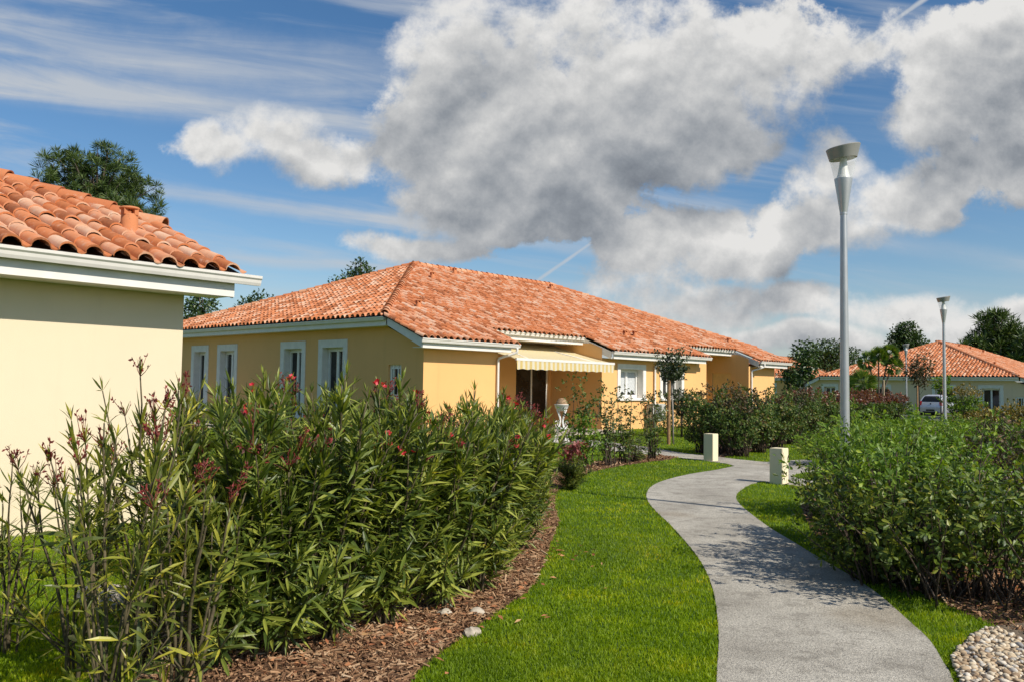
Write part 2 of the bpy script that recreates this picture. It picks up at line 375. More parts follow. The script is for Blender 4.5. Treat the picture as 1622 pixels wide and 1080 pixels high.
streak = (line((-200, 105), (760, 225), 46, 1.0, 0.1, 0.03) * 0.85).max(line((150, 285), (1050, 415), 20, 1.0, 0.06, 0.02) * 0.8).max(line((330, 405), (1050, 470), 16, 1.0, 0.05, 0.02) * 0.55).max(line((-300, 20), (700, 130), 70, 1.0, 0.1, 0.06) * 0.55)
streak = streak.max(line((600, 350), (1050, 408), 13, 1.0, 0.06, 0.02) * 0.6).max(line((1150, 345), (1700, 430), 26, 1.0, 0.06, 0.02) * 0.4)
cirr = ((ci.ss(0.42, 0.78) * (cbig.ss(0.3, 0.6) * 0.6 + 0.3)) + streak * (ci.ss(0.25, 0.6) * 0.55 + 0.35)).clamp()
cont = (line((1352, 78), (1475, -8), 6.5, 0.9, 0.004, 0.004) * 1.0).max(line((848, 448), (1002, 340), 4.5, 0.9, 0.006, 0.005) * 0.9)
cirr = cirr.max(cont * (fine * 0.7 + 0.5)).clamp() * 0.9 * (ahead * 0.8 + 0.2)
low = 1.0 - gz.ss(0.0, 0.16)
base = mixc(nt, cirr, hs.outputs[0], (6.3, 6.7, 7.2))
base = mixc(nt, low * 0.45, base, (5.0, 5.6, 6.3))
skyc = mixc(nt, alpha, base, ccol)
nt.links.new(skyc, bg.inputs['Color'])
sc.view_settings.view_transform = 'Standard'; sc.view_settings.look = 'None'; sc.view_settings.exposure = 0.15; sc.view_settings.gamma = 1.0
sc.cycles.max_bounces = 7; sc.cycles.diffuse_bounces = 3; sc.cycles.glossy_bounces = 2; sc.cycles.transmission_bounces = 6; sc.cycles.transparent_max_bounces = 8
sc.cycles.use_denoising = True; sc.cycles.caustics_reflective = False; sc.cycles.caustics_refractive = False

# ------------------------------------------------------------------ ground, path, beds
m, nt2, b = mat('lawn_soil', rough=0.95, spec=0.1)
g = geo(nt2); n1 = noise(nt2, 0.6, 4, vec=g.outputs['Position']); n2 = noise(nt2, 30, 4, vec=g.outputs['Position'])
c = mixc(nt2, S(nt2, n1.outputs[0]).ss(0.35, 0.7), (0.062, 0.115, 0.016), (0.10, 0.150, 0.028)); c = mixc(nt2, S(nt2, n2.outputs[0]).ss(0.4, 0.7) * 0.5, c, (0.055, 0.085, 0.02))
nt2.links.new(c, b.inputs['Base Color']); LAWN = m
bm = bmesh.new(); bmesh.ops.create_grid(bm, x_segments=8, y_segments=8, size=900); me = bpy.data.meshes.new('ground'); bm.to_mesh(me); bm.free(); me.materials.append(LAWN)
tag(obj('ground', me), kind='structure')

m, nt2, b = mat('path_concrete', rough=0.92, spec=0.25)
g = geo(nt2); P_ = g.outputs['Position']
n1 = noise(nt2, 1.1, 5, 0.6, vec=P_); n2 = noise(nt2, 70, 5, 0.75, vec=P_); n3 = noise(nt2, 4, 7, 0.75, vec=P_); n4 = noise(nt2, 0.5, 2, vec=P_)
c = mixc(nt2, S(nt2, n1.outputs[0]).ss(0.3, 0.7), (0.41, 0.37, 0.30), (0.62, 0.57, 0.47))
c = mixc(nt2, S(nt2, n3.outputs[0]).ss(0.46, 0.68) * 0.72, c, (0.215, 0.19, 0.15))
c = mixc(nt2, S(nt2, n4.outputs[0]).ss(0.56, 0.7) * 0.4, c, (0.33, 0.25, 0.15))
vo = nd(nt2, 'ShaderNodeTexVoronoi', i_Scale=130); nt2.links.new(P_, vo.inputs['Vector'])
c = mixc(nt2, S(nt2, n2.outputs[0]).ss(0.44, 0.60) * 0.7, c, (0.13, 0.12, 0.105))
c = mixc(nt2, (1.0 - S(nt2, vo.outputs['Distance']).ss(0.15, 0.42)) * 0.35, c, (0.52, 0.49, 0.44))
nt2.links.new(c, b.inputs['Base Color']); bump(nt2, b, S(nt2, n2.outputs[0]) + S(nt2, vo.outputs['Distance']) * 0.6, 0.8, 0.008); PATH = m

Lft = [(1120, 1250), (1132, 1130), (1136, 1060), (1138, 1000), (1128, 930), (1103, 880), (1062, 832), (1035, 806), (1024, 787), (1030, 772), (1052, 761), (1092, 751), (1135, 744), (1164, 738)]
Brn = [(1150, 734), (1115, 729.5), (1070, 724), (1028, 719.5), (975, 715), (935, 708), (890, 702), (820, 697), (700, 690)]
BrF = [(700, 684), (820, 690), (900, 694), (950, 698.5), (1027, 708), (1080, 717), (1138, 723.5), (1180, 728.5), (1220, 731.5), (1273, 728), (1340, 730), (1450, 738), (1640, 748), (1800, 752)]
Rt2 = [(1800, 775), (1640, 768), (1450, 758), (1330, 750), (1283, 747.5), (1262, 750.5), (1256, 755), (1290, 761.5), (1400, 775), (1530, 797), (1640, 812), (1800, 830)]
Rt1 = [(1800, 842), (1640, 822), (1537, 807), (1400, 786), (1290, 773.5), (1250, 768), (1224, 765), (1205, 763), (1185, 769), (1170, 779), (1166, 789), (1174, 801), (1192, 816), (1222, 838), (1262, 862), (1302, 887), (1336, 906), (1376, 931), (1402, 951), (1440, 985), (1472, 1015), (1494, 1050), (1512, 1085), (1560, 1250)]
def gl_(pl): return [G(*p)[:2] for p in pl]
pathpoly = np.concatenate([smooth_line(gl_(x), 4) for x in (Lft, Brn, BrF, Rt2, Rt1)])
def joint(a, b_):
    a, b_ = G(*a), G(*b_); d = unit(b_ - a); n_ = np.array([-d[1], d[0], 0]) * .004
    o = sheet('path_joint', [a - n_, b_ - n_, b_ + n_, a + n_], plain('joint_dark', (.22, .2, .17), .95, .3), 0.0165); tag(o, kind='structure')
joint((1121, 913), (1351, 921))
pth = sheet('path', pathpoly, PATH, 0.012, 0.05); tag(pth, kind='structure')

m, nt2, b = mat('bark_mulch', rough=0.95, spec=0.15)
g = geo(nt2); P_ = g.outputs['Position']; n1 = noise(nt2, 14, 6, 0.7, vec=P_); n2 = noise(nt2, 60, 4, 0.6, vec=P_)
c = ramp(nt2, S(nt2, n1.outputs[0]) * 0.6 + S(nt2, n2.outputs[0]) * 0.4, [(0.3, (0.035, 0.02, 0.014)), (0.48, (0.11, 0.06, 0.035)), (0.6, (0.2, 0.12, 0.07)), (0.75, (0.3, 0.2, 0.12))])
nt2.links.new(c, b.inputs['Base Color']); bump(nt2, b, n1.outputs[0], 1.0, 0.03); MULCH = m
BED = [(640, 1130), (652, 1078), (702, 1032), (748, 1000), (790, 968), (836, 938), (856, 905), (864, 880), (876, 850), (884, 824), (878, 800), (884, 776), (905, 762), (880, 752), (820, 752), (760, 764), (640, 800), (560, 830), (420, 860), (310, 905), (235, 985), (215, 1080), (200, 1180)]
bed = smooth_line(gl_(BED), 3); tag(sheet('mulch_bed', bed, MULCH, 0.006), kind='structure')
BED2 = [(880, 752), (905, 760), (935, 748), (975, 739), (1030, 731), (1062, 727.5), (1075, 724), (1040, 721), (1005, 722), (960, 729), (915, 738), (870, 742)]
bed2 = np.array(gl_(BED2)); o_ = sheet('mulch_strip', bed2, MULCH, 0.0045); tag(o_, kind='structure')
BED3 = [(1100, 715), (1128, 722), (1145, 725), (1170, 718), (1205, 712), (1245, 702), (1290, 691), (1345, 682), (1345, 677), (1280, 679), (1200, 690), (1140, 702)]
bed3 = np.array(gl_(BED3)); o_ = sheet('mulch_strip', bed3, MULCH, 0.0045); tag(o_, kind='structure')
BED4 = [(1268, 800), (1290, 845), (1340, 878), (1400, 912), (1470, 945), (1560, 985), (1640, 1010), (1800, 1030), (1900, 960), (1640, 880), (1480, 850), (1380, 815), (1310, 785)]
bed4 = smooth_line(gl_(BED4), 3); o_ = sheet('mulch_bed', bed4, MULCH, 0.005); tag(o_, kind='structure')
PEB = [(1516, 1072), (1508, 1048), (1520, 1030), (1545, 1008), (1580, 992), (1640, 985), (1800, 990), (1900, 1100), (1700, 1250), (1570, 1200)]
peb = np.array(gl_(PEB)); PEBSOIL = plain('pebble_bed', (0.16, 0.12, 0.08), 0.95, 0.4, scale=40)
o_ = sheet('gravel_bed', peb, PEBSOIL, 0.008); tag(o_, kind='structure')

# grass blades: even cover on the picture, thinner with distance
def grass():
    rng = np.random.default_rng(3); n = 760000
    Y = 4.1 * (70 / 4.1) ** (rng.random(n) ** 1.25); X = (rng.random(n) * 1.5 - 0.75) * Y
    ok = ~inpoly(X, Y, pathpoly)
    for pl in (bed, bed2, bed3, peb): ok &= ~inpoly(X, Y, pl)
    ok &= ~(inpoly(X, Y, bed4) & (rng.random(n) < 0.9))
    # hidden behind the long oleander hedge or inside houses: thin out
    X, Y = X[ok], Y[ok]; n = len(X)
    prv = [(b_ - np.array([X.min(), 0])) for b_ in ()]
    h = (0.014 + 0.017 * rng.random(n)) * (1 + 0.012 * Y); w = 0.0012 + 0.00042 * Y
    tall = rng.random(n) < 0.03; h[tall] *= 1.5
    a = rng.random(n) * 2 * np.pi; lean = 0.25 + 0.5 * rng.random(n); b2 = rng.random(n) * 2 * np.pi
    Dx, Dy = np.cos(b2) * lean * h, np.sin(b2) * lean * h
    sx, sy = np.cos(a) * w, np.sin(a) * w
    z0 = np.zeros(n)
    V = np.stack([np.stack([X - sx, Y - sy, z0], -1), np.stack([X + sx, Y + sy, z0], -1),
                  np.stack([X + sx * .7 + Dx * .4, Y + sy * .7 + Dy * .4, h * .62], -1), np.stack([X - sx * .7 + Dx * .4, Y - sy * .7 + Dy * .4, h * .62], -1),
                  np.stack([X + Dx, Y + Dy, h], -1)], 1)
    base = (np.arange(n) * 5)[:, None]
    nb = NB(); nb.add(V.reshape(-1, 3), [base + np.array([[0, 1, 2, 3]]), base + np.array([[3, 2, 4]])])
    o = nb.build('grass', GRASS); tag(o, 'short mown green lawn grass either side of the path', 'grass', kind='stuff')
grass()
# wood chips
CHIP = leaf_mat('wood_chip', [(0, (0.06, 0.034, 0.02)), (0.3, (0.17, 0.088, 0.048)), (0.6, (0.32, 0.18, 0.095)), (0.85, (0.46, 0.30, 0.175)), (1, (0.56, 0.43, 0.29))], 0.0, 0.9, 0.1)
def chips(name, poly, n, s, label, seed, fade=None, zb=0.006):
    rng = np.random.default_rng(seed); lo, hi = np.asarray(poly).min(0), np.asarray(poly).max(0)
    X = rng.uniform(lo[0], hi[0], n); Y = rng.uniform(lo[1], hi[1], n); ok = inpoly(X, Y, poly) & ~inpoly(X, Y, pathpoly)
    if fade: ok &= rng.random(n) < fade(X, Y)
    X, Y = X[ok], Y[ok]; n = len(X); a = rng.random(n) * 2 * np.pi; ti = rng.normal(0, 0.3, n)
    L = s * (0.25 + 1.1 * rng.random(n) ** 2.4) * (1 + 0.05 * Y); W = L * (0.06 + 0.18 * rng.random(n)); H = 0.003 + 0.006 * rng.random(n)
    P = np.stack([X, Y, zb + 0.006 + 0.02 * rng.random(n)], -1); D = np.stack([np.cos(a) * np.cos(ti), np.sin(a) * np.cos(ti), np.sin(ti)], -1)
    Sd = unit(np.cross(D, np.array([0, 0, 1.0]) + rng.normal(0, .35, (n, 3)))); N = np.cross(Sd, D)
    cs = [(-1, -1, -1), (1, -.6, -1), (1, .6, -1), (-1, 1, -1), (-1, -1, 1), (1, -.6, 1), (1, .6, 1), (-1, 1, 1)]
    V = np.stack([P + D * (L / 2 * i)[:, None] + Sd * (W / 2 * j)[:, None] + N * (H / 2 * k)[:, None] for i, j, k in cs], 1)
    q = np.array([[0, 3, 2, 1], [4, 5, 6, 7], [0, 1, 5, 4], [1, 2, 6, 5], [2, 3, 7, 6], [3, 0, 4, 7]])
    nb = NB(); nb.add(V.reshape(-1, 3), [((np.arange(n) * 8)[:, None, None] + q[None]).reshape(-1, 4)])
    tag(nb.build(name, CHIP), label, 'mulch', kind='stuff')
chips('wood_chips', bed, 95000, 0.052, 'brown wood chip mulch under the long oleander hedge', 5)
chips('wood_chips', bed4, 16000, 0.06, 'brown wood chips scattered under the right hand dark hedge', 6, lambda X, Y: np.full(len(X), 0.6))
chips('wood_chips', bed2, 5000, 0.08, 'strip of wood chips under the young shrubs', 8)
chips('wood_chips', bed3, 6000, 0.08, 'strip of wood chips under the mid hedge by the cream post', 9)
# pebbles
def pebbles():
    m, nt_, b = mat('pebble', rough=0.75, spec=0.3); g = geo(nt_); n1 = noise(nt_, 60, 4, vec=g.outputs['Position'])
    c = ramp(nt_, S(nt_, g.outputs['Random Per Island']), [(0, (0.12, 0.10, 0.08)), (0.15, (0.30, 0.20, 0.115)), (0.4, (0.50, 0.38, 0.24)), (0.7, (0.58, 0.48, 0.33)), (0.92, (0.64, 0.58, 0.48)), (1, (0.22, 0.22, 0.22))])
    c = mixc(nt_, S(nt_, n1.outputs[0]).ss(0.45, 0.7) * 0.4, c, (0.3, 0.21, 0.13)); nt_.links.new(c, b.inputs['Base Color']); bump(nt_, b, n1.outputs[0], 0.3, 0.003)
    bm = bmesh.new(); bmesh.ops.create_icosphere(bm, subdivisions=2, radius=1); v0 = np.array([v.co[:] for v in bm.verts]); f0 = np.array([[v.index for v in f.verts] for f in bm.faces]); bm.free()
    rng = np.random.default_rng(11); lo, hi = peb.min(0), peb.max(0); pts = []; hi = np.minimum(hi, [3.4, 6]); nb = NB()
    for layer, n in ((0, 7000), (1, 4500)):
        for _ in range(n):
            x, y = rng.uniform(lo, hi)
            if not inpoly(np.array([x]), np.array([y]), peb)[0]: continue
            r = 0.009 + 0.0115 * rng.random() ** 2
            if any((x - a) ** 2 + (y - b_) ** 2 < (0.75 * (r + c_)) ** 2 and l_ == layer for a, b_, c_, l_ in pts[-400:]): continue
            pts.append((x, y, r, layer))
            s = np.array([1.15 + 0.4 * rng.random(), 1.0, 0.62 + 0.25 * rng.random()]) * r
            a = rng.random() * 6.28; bmp = 1 + 0.10 * np.sin(v0 @ rng.normal(0, 2.0, 3) + rng.random() * 6) + 0.06 * np.sin(v0 @ rng.normal(0, 4, 3))
            v = v0 * bmp[:, None] * s; ca, sa = math.cos(a), math.sin(a); tl = rng.normal(0, 0.3)
            v = v @ np.array([[1, 0, 0], [0, math.cos(tl), -math.sin(tl)], [0, math.sin(tl), math.cos(tl)]]).T
            v = np.stack([v[:, 0] * ca - v[:, 1] * sa + x, v[:, 0] * sa + v[:, 1] * ca + y, v[:, 2] + 0.014 + r * 0.5 + layer * 0.015], -1)
            nb.add(v, [f0], 0, True)
    tag(nb.build('gravel', m), 'tan and grey rounded pebbles at the path edge', 'gravel', kind='stuff')
pebbles()
LITTER = leaf_mat('dry_leaf', [(0, (.14, .06, .035)), (.4, (.34, .13, .06)), (.75, (.5, .22, .10)), (1, (.5, .38, .18))], .1, .7, .2)
def litter(pts, n, spread, label, seed):
    rng = np.random.default_rng(seed); nb = NB(); c = np.array([G(*p) for p in pts]); P = c[rng.integers(0, len(c), n)] + rng.normal(0, spread, (n, 3)) * [1, 1, 0]; P[:, 2] = .02 + .02 * rng.random(n)
    ip = inpoly(P[:, 0], P[:, 1], pathpoly); P = P[~ip | (rng.random(n) < .12)]; n = len(P)
    a = rng.random(n) * 6.28; D = np.stack([np.cos(a), np.sin(a), rng.normal(0, .25, n)], -1); cards(nb, P, D, np.array([0, 0, 1.0]) + rng.normal(0, .35, (n, 3)), rng.uniform(.03, .075, n), rng.uniform(.008, .018, n))
    tag(nb.build('leaf_litter', LITTER), label, 'leaf litter', kind='stuff')
litter([(1530, 925), (1560, 935), (1500, 930), (1590, 945), (1545, 915)], 520, .22, 'orange red dry leaves under the open part of the right hedge', 15)
litter([(560, 1000), (640, 1000), (720, 970), (800, 930), (850, 880), (480, 1040)], 420, .28, 'dry leaves on the mulch in front of the oleanders', 16)
# loose stones in the mulch
STONE = plain('pale_stone', (0.42, 0.36, 0.28), 0.9, 0.3, scale=14)
def stone(px, py, r, label, seed):
    rng = np.random.default_rng(seed); bm = bmesh.new(); bmesh.ops.create_icosphere(bm, subdivisions=3, radius=1)
    k1, k2, k3 = rng.normal(0, 1.6, 3), rng.normal(0, 3, 3), rng.normal(0, 6, 3)
    for v in bm.verts:
        c_ = np.array(v.co); f = 1 + 0.16 * math.sin(c_ @ k1 + 1) + 0.09 * math.sin(c_ @ k2) + 0.04 * math.sin(c_ @ k3); v.co = Vector(c_ * f * r * np.array([1.25, 0.95, 0.65]))
    me = bpy.data.meshes.new('stone'); bm.to_mesh(me); bm.free(); me.materials.append(STONE); o = obj('stone', me); p = G(px, py); o.location = (p[0], p[1], r * 0.4); o.rotation_euler.z = rng.random() * 6
    tag(o, label, 'stone')
stone(755, 973, 0.045, 'grey white stone in the mulch beside a bent oleander stem', 1)
stone(748, 1006, 0.050, 'pale stone at the mulch edge touching the lawn', 2)
stone(705, 975, 0.050, 'cream flat stone half hidden in the mulch under hedge leaves', 3)
stone(170, 962, 0.16, 'big grey rock lying behind the sparse left oleanders', 4)
#%%PART3
# ------------------------------------------------------------------ houses
PITCH, ROW, TLEN = 0.27, 0.33, 0.40
_px = 0.27 / 0.29 * np.array([0.0, 0.008, 0.028, 0.060, 0.1, 0.140, 0.172, 0.192, 0.2, 0.222, 0.245, 0.268, 0.29])
_pz = np.where(_px <= 0.1863, 0.078 * np.sqrt(np.clip(1 - ((_px - 0.0931) / 0.0931) ** 2, 0, 1)), -0.014 * np.sin(np.clip((_px - 0.1862) / 0.0838, 0, 1) * np.pi))
_K = len(_px)
def tile_face(poly, P0, A, B, zE, mslope, cuts=(), seed=0, pad=0.0, dz=0.0):
    """barrel tiles over the plan polygon; A runs along the eave, B up the slope"""
    rng = np.random.default_rng(seed); P0, A, B = (np.asarray(x, float) for x in (P0, A, B)); poly = np.asarray(poly, float)
    a = (poly - P0) @ A; b = (poly - P0) @ B
    i0, i1 = int(math.floor(a.min() / PITCH)) - 1, int(math.ceil(a.max() / PITCH)) + 1; j1 = int(math.ceil(b.max() / ROW)) + 1
    nb = NB(); ii, jj = np.meshgrid(np.arange(i0, i1), np.arange(0, j1), indexing='ij'); ii, jj = ii.ravel(), jj.ravel()
    ca, cb = (ii + 0.4) * PITCH, jj * ROW + 0.12
    C = P0 + ca[:, None] * A + cb[:, None] * B
    ok = inpoly(C[:, 0], C[:, 1], poly)
    if pad:
        for da, db in ((pad, 0), (-pad, 0), (0, -pad), (0, pad)):
            D = C + da * A + db * B; ok |= inpoly(D[:, 0], D[:, 1], poly) & (cb > 0.15)
    ii, jj = ii[ok], jj[ok]; n = len(ii)
    ja, jb = rng.normal(0, 0.004, n), rng.normal(0, 0.009, n); jz = rng.normal(0, 0.004, n); sk = rng.normal(0, 0.006, n)
    sn = math.sqrt(1 + mslope ** 2)
    def rowpts(bo, lift, wsc, skew):
        x = (_px[None] - 0.1) * wsc + 0.1 + (ii * PITCH + ja + skew)[:, None]
        yb = np.repeat((jj * ROW + jb + bo)[:, None], _K, 1)
        P = P0 + x[..., None] * A + yb[..., None] * B
        z = zE + mslope * yb + (_pz[None] * wsc + lift + jz[:, None]) * sn + dz
        return np.concatenate([P, z[..., None]], -1)
    V = np.concatenate([rowpts(0.0, 0.030, 1.04, sk), rowpts(TLEN, 0.004, 0.94, -sk), rowpts(0.004, 0.030 - 0.017, 0.98, sk)], 1)   # front, back, lip
    base = (np.arange(n) * 3 * _K)[:, None, None]; k = np.arange(_K - 1)
    top = np.stack([k, k + 1, k + 1 + _K, k + _K], -1); lip = np.stack([k + 2 * _K, k + 1 + 2 * _K, k + 1, k], -1)
    nb.add(V.reshape(-1, 3), [(base + top[None]).reshape(-1, 4), (base + lip[None]).reshape(-1, 4)], 0, True)
    if cuts:
        me = nb.mesh('cut', TILE); bm = bmesh.new(); bm.from_mesh(me); bpy.data.meshes.remove(me)
        for (p, nrm) in cuts:
            bmesh.ops.bisect_plane(bm, geom=bm.verts[:] + bm.edges[:] + bm.faces[:], dist=1e-5, plane_co=(p[0], p[1], 0), plane_no=(nrm[0], nrm[1], 0), clear_outer=True)
        bm.verts.index_update(); v = np.array([w.co[:] for w in bm.verts])
        by = {}
        for f in bm.faces: by.setdefault(len(f.verts), []).append([w.index for w in f.verts])
        bm.free(); nb = NB(); nb.add(v, [np.array(x) for x in by.values()], 0, True)
    return nb
def join(dst, src):
    off = dst.n
    dst.v += src.v; dst.f += [f + off for f in src.f]; dst.mi += src.mi; dst.sm += src.sm; dst.n += src.n
def caps(nb, p, q, seed=0, r=0.14, step=0.36):
    p, q = np.asarray(p, float), np.asarray(q, float); d = unit(q - p); L = np.linalg.norm(q - p); side = unit(np.cross(d, [0, 0, 1.0])); up = np.cross(side, d)
    rng = np.random.default_rng(seed); th = np.linspace(rad(-105), rad(105), 11)
    for i in range(int(L / step) + 1):
        c0 = p + d * (i * step) + up * (0.025 + rng.normal(0, .004)); c1 = c0 + d * (step + 0.07) - up * 0.022
        ring = lambda c, rr: c + rr * (np.sin(th)[:, None] * side + np.cos(th)[:, None] * up)
        v = np.concatenate([ring(c0, r), ring(c1, r * 0.84), ring(c0 + d * .004, r - 0.018)]); k = np.arange(10)
        nb.add(v, [np.stack([k, k + 1, k + 12, k + 11], -1), np.stack([k + 22, k + 23, k + 1, k], -1)], 0, True)
def sharp(o, a=50):
    o.data.set_sharp_from_angle(angle=rad(a)); return o
def frame2(p, q):
    p, q = np.asarray(p, float), np.asarray(q, float); d = (q - p) / np.linalg.norm(q - p); return p, q, d
def strip(nb, p, q, out, o0, o1, z0, z1, mi=0):
    """box along plan line p-q, from o0 to o1 in direction out, z0 to z1 (z may be a pair: start, end)"""
    p, q, out = np.asarray(p, float), np.asarray(q, float), np.asarray(out, float)
    za, zb = (z0, z1); za = za if isinstance(za, tuple) else (za, za); zb = zb if isinstance(zb, tuple) else (zb, zb)
    P = [np.array([*(e + out * o), z[k]]) for k, e in enumerate((p, q)) for o in (o0, o1) for z in (za, zb)]
    v = np.array(P)       # p:o0z0,o0z1,o1z0,o1z1, q:...
    nb.add(v, [[[0, 1, 3, 2], [4, 6, 7, 5], [0, 4, 5, 1], [2, 3, 7, 6], [1, 5, 7, 3], [0, 2, 6, 4]]], mi)
def eave(root, p, q, out, zG, depth, gp=None, parts=('gutter', 'fascia')):
    """gutter edge line p-q (plan), soffit running back by depth to the wall"""
    nb = NB(); p0, q0, d = frame2(*(gp or (p, q))); out = np.asarray(out, float)
    prof = [(-0.135, 0.0), (-0.125, -0.085), (-0.10, -0.115), (-0.045, -0.118), (-0.030, -0.085), (-0.022, -0.050), (-0.004, -0.030), (0.0, 0.0), (-0.012, 0.004), (-0.022, -0.012), (-0.118, -0.02)]
    n = len(prof); v = np.array([[*(e + out * o), zG + z] for e in (p0, q0) for o, z in prof]); k = np.arange(n)
    nb.add(v, [np.stack([k, (k + 1) % n, (k + 1) % n + n, k + n], -1), k[None, ::-1], (k + n)[None]])
    nb.build('gutter', WHITE, root)
    nb = NB(); strip(nb, p, q, out, -0.165, -0.138, zG - 0.275, zG - 0.005); strip(nb, p, q, out, -depth, -0.168, zG - 0.268, zG - 0.25)
    nb.build('fascia', WHITE, root)
def rake(root, p, q, out, z0, z1, depth):
    nb = NB(); strip(nb, p, q, out, -0.03, 0.0, (z0 - 0.27, z1 - 0.27), (z0 + 0.0, z1 + 0.0))
    strip(nb, p, q, out, -depth, -0.034, (z0 - 0.262, z1 - 0.262), (z0 - 0.24, z1 - 0.24))
    nb.build('fascia', WHITE, root)
def panel(nb, P, d, L, z0, z1, ops, depth, inward, mi=0):
    """wall face from P along d (plan) with openings (a0,a1,za,zb) and their reveals"""
    P, d, inward = (np.asarray(x, float) for x in (P, d, inward))
    As = sorted({0.0, L, *[o[0] for o in ops], *[o[1] for o in ops]}); Zs = sorted({z0, z1, *[o[2] for o in ops], *[o[3] for o in ops]})
    pt = lambda a, z, k=0.0: np.array([*(P + d * a + inward * k), z])
    for a, b in zip(As, As[1:]):
        for c, e in zip(Zs, Zs[1:]):
            if any(o[0] - 1e-6 < (a + b) / 2 < o[1] and o[2] < (c + e) / 2 < o[3] for o in ops): continue
            nb.poly([pt(a, c), pt(b, c), pt(b, e), pt(a, e)], mi)
    for a, b, c, e in ops:
        for (p1, p2) in (((a, c), (a, e)), ((b, e), (b, c)), ((a, e), (b, e)), ((b, c), (a, c))):
            nb.poly([pt(*p1), pt(*p2), pt(*p2, depth), pt(*p1, depth)], mi)
def window(root, P, d, inward, o, depth, sw=0.2, top=0.24, panes=2, sill=True, curtain=False, surround=True, bars=0, lbl=None):
    """a window set back in its opening: surround (band on the wall), frame, panes, sill"""
    P, d, inward = (np.asarray(x, float) for x in (P, d, inward)); a, b, c, e = o; out = -inward
    nb = NB(); q = lambda x: P + d * x
    fw = 0.065; D0, D1 = depth - 0.07, depth - 0.005
    strip(nb, q(a), q(a + fw), inward, D0, D1, c, e); strip(nb, q(b - fw), q(b), inward, D0, D1, c, e)
    strip(nb, q(a + fw), q(b - fw), inward, D0 + .002, D1, e - fw, e); strip(nb, q(a + fw), q(b - fw), inward, D0 + .002, D1, c, c + fw)
    W = (b - a - 2 * fw) / panes; pc = []
    for k in range(panes):
        x0, x1 = a + fw + k * W, a + fw + (k + 1) * W
        for (u0, u1) in ((x0 + .002, x0 + 0.06), (x1 - 0.06, x1 - .002)): strip(nb, q(u0), q(u1), inward, D0 - 0.018, D1 - 0.02, c + fw + .002, e - fw - .002)
        strip(nb, q(x0 + .06), q(x1 - .06), inward, D0 - 0.016, D1 - 0.02, e - fw - .06, e - fw - .002); strip(nb, q(x0 + .06), q(x1 - .06), inward, D0 - 0.016, D1 - 0.02, c + fw + .002, c + fw + 0.07)
        pc.append((x0 + .06, x1 - .06))
    w = nb.build('window', FRAME, root)
    if lbl: w['label'] = lbl
    nb = NB()
    for x0, x1 in pc: strip(nb, q(x0), q(x1), inward, D1 - 0.022, D1 - 0.008, c + fw + .07, e - fw - .06)
    nb.build('pane', GLASS, w)
    if curtain:
        nb = NB()
        for x0, x1 in pc:
            n = 24; xs = np.linspace(x0 + 0.02, x1, n); dep = D0 + 0.038 - 0.003 * np.sin(np.arange(n) * 1.9)
            zb = c + fw + 0.09 + 0.11 * np.abs(np.sin(np.linspace(0, np.pi * 2, n)))
            v = np.concatenate([[[*(q(x) + inward * k), z] for x, k, z in zip(xs, dep, zb)], [[*(q(x) + inward * k), e - fw - .075] for x, k in zip(xs, dep)]]); k = np.arange(n - 1)
            nb.add(v, [np.stack([k, k + 1, k + 1 + n, k + n], -1)], 0, True)
        nb.build('curtain', CURT, w)
    if bars:
        nb = NB()
        for k in range(1, bars + 1): 
            x = a + (b - a) * k / (bars + 1); strip(nb, q(x - .02), q(x + .02), inward, 0.05, 0.08, c, e)
        nb.build('bar', FRAME, w)
    if surround:
        nb = NB()
        strip(nb, q(a - sw), q(a), out, 0.0, 0.028, c, e); strip(nb, q(b), q(b + sw), out, 0.0, 0.028, c, e); strip(nb, q(a - sw), q(b + sw), out, 0.0, 0.031, e, e + top)
        strip(nb, q(a), q(b), inward, 0.0, depth - .08, c - .001, c + 0.012)
        for x in (a + .001, b - .001): pass
        nb.build('window_surround', SURR, w)
    if sill:
        nb = NB(); strip(nb, q(a - sw - 0.03), q(b + sw + 0.03), out, 0.0, 0.075, c - 0.09, c); nb.build('sill', SURR, w)
    return w
def downpipe(root, pts, r=0.042):
    nb = NB(); nb.tube(smooth_line(pts, 4), r, 10); return nb.build('downpipe', WHITE, root)
def vent(root, p, h=0.26, r=0.085, zlift=0.0):
    nb = NB(); c = (p[0], p[1])
    nb.lathe([(r * 1.05, p[2] - 0.1), (r, p[2] + h * 0.75), (r * 0.98, p[2] + h * 0.76), (0.01, p[2] + h * .76)], 16, 0, c)
    for k in range(4):
        a = k * math.pi / 2 + 0.5; x, y = c[0] + r * .85 * math.cos(a), c[1] + r * .85 * math.sin(a); nb.box(x - .025, x + .025, y - .025, y + .025, p[2] + h * .7, p[2] + h)
    nb.lathe([(0.01, p[2] + h), (r * 1.18, p[2] + h), (r * 1.25, p[2] + h + .012), (r * 1.1, p[2] + h + .03), (0.01, p[2] + h + .05)], 16, 0, c)
    return nb.build('roof_vent', RIDGE, root)

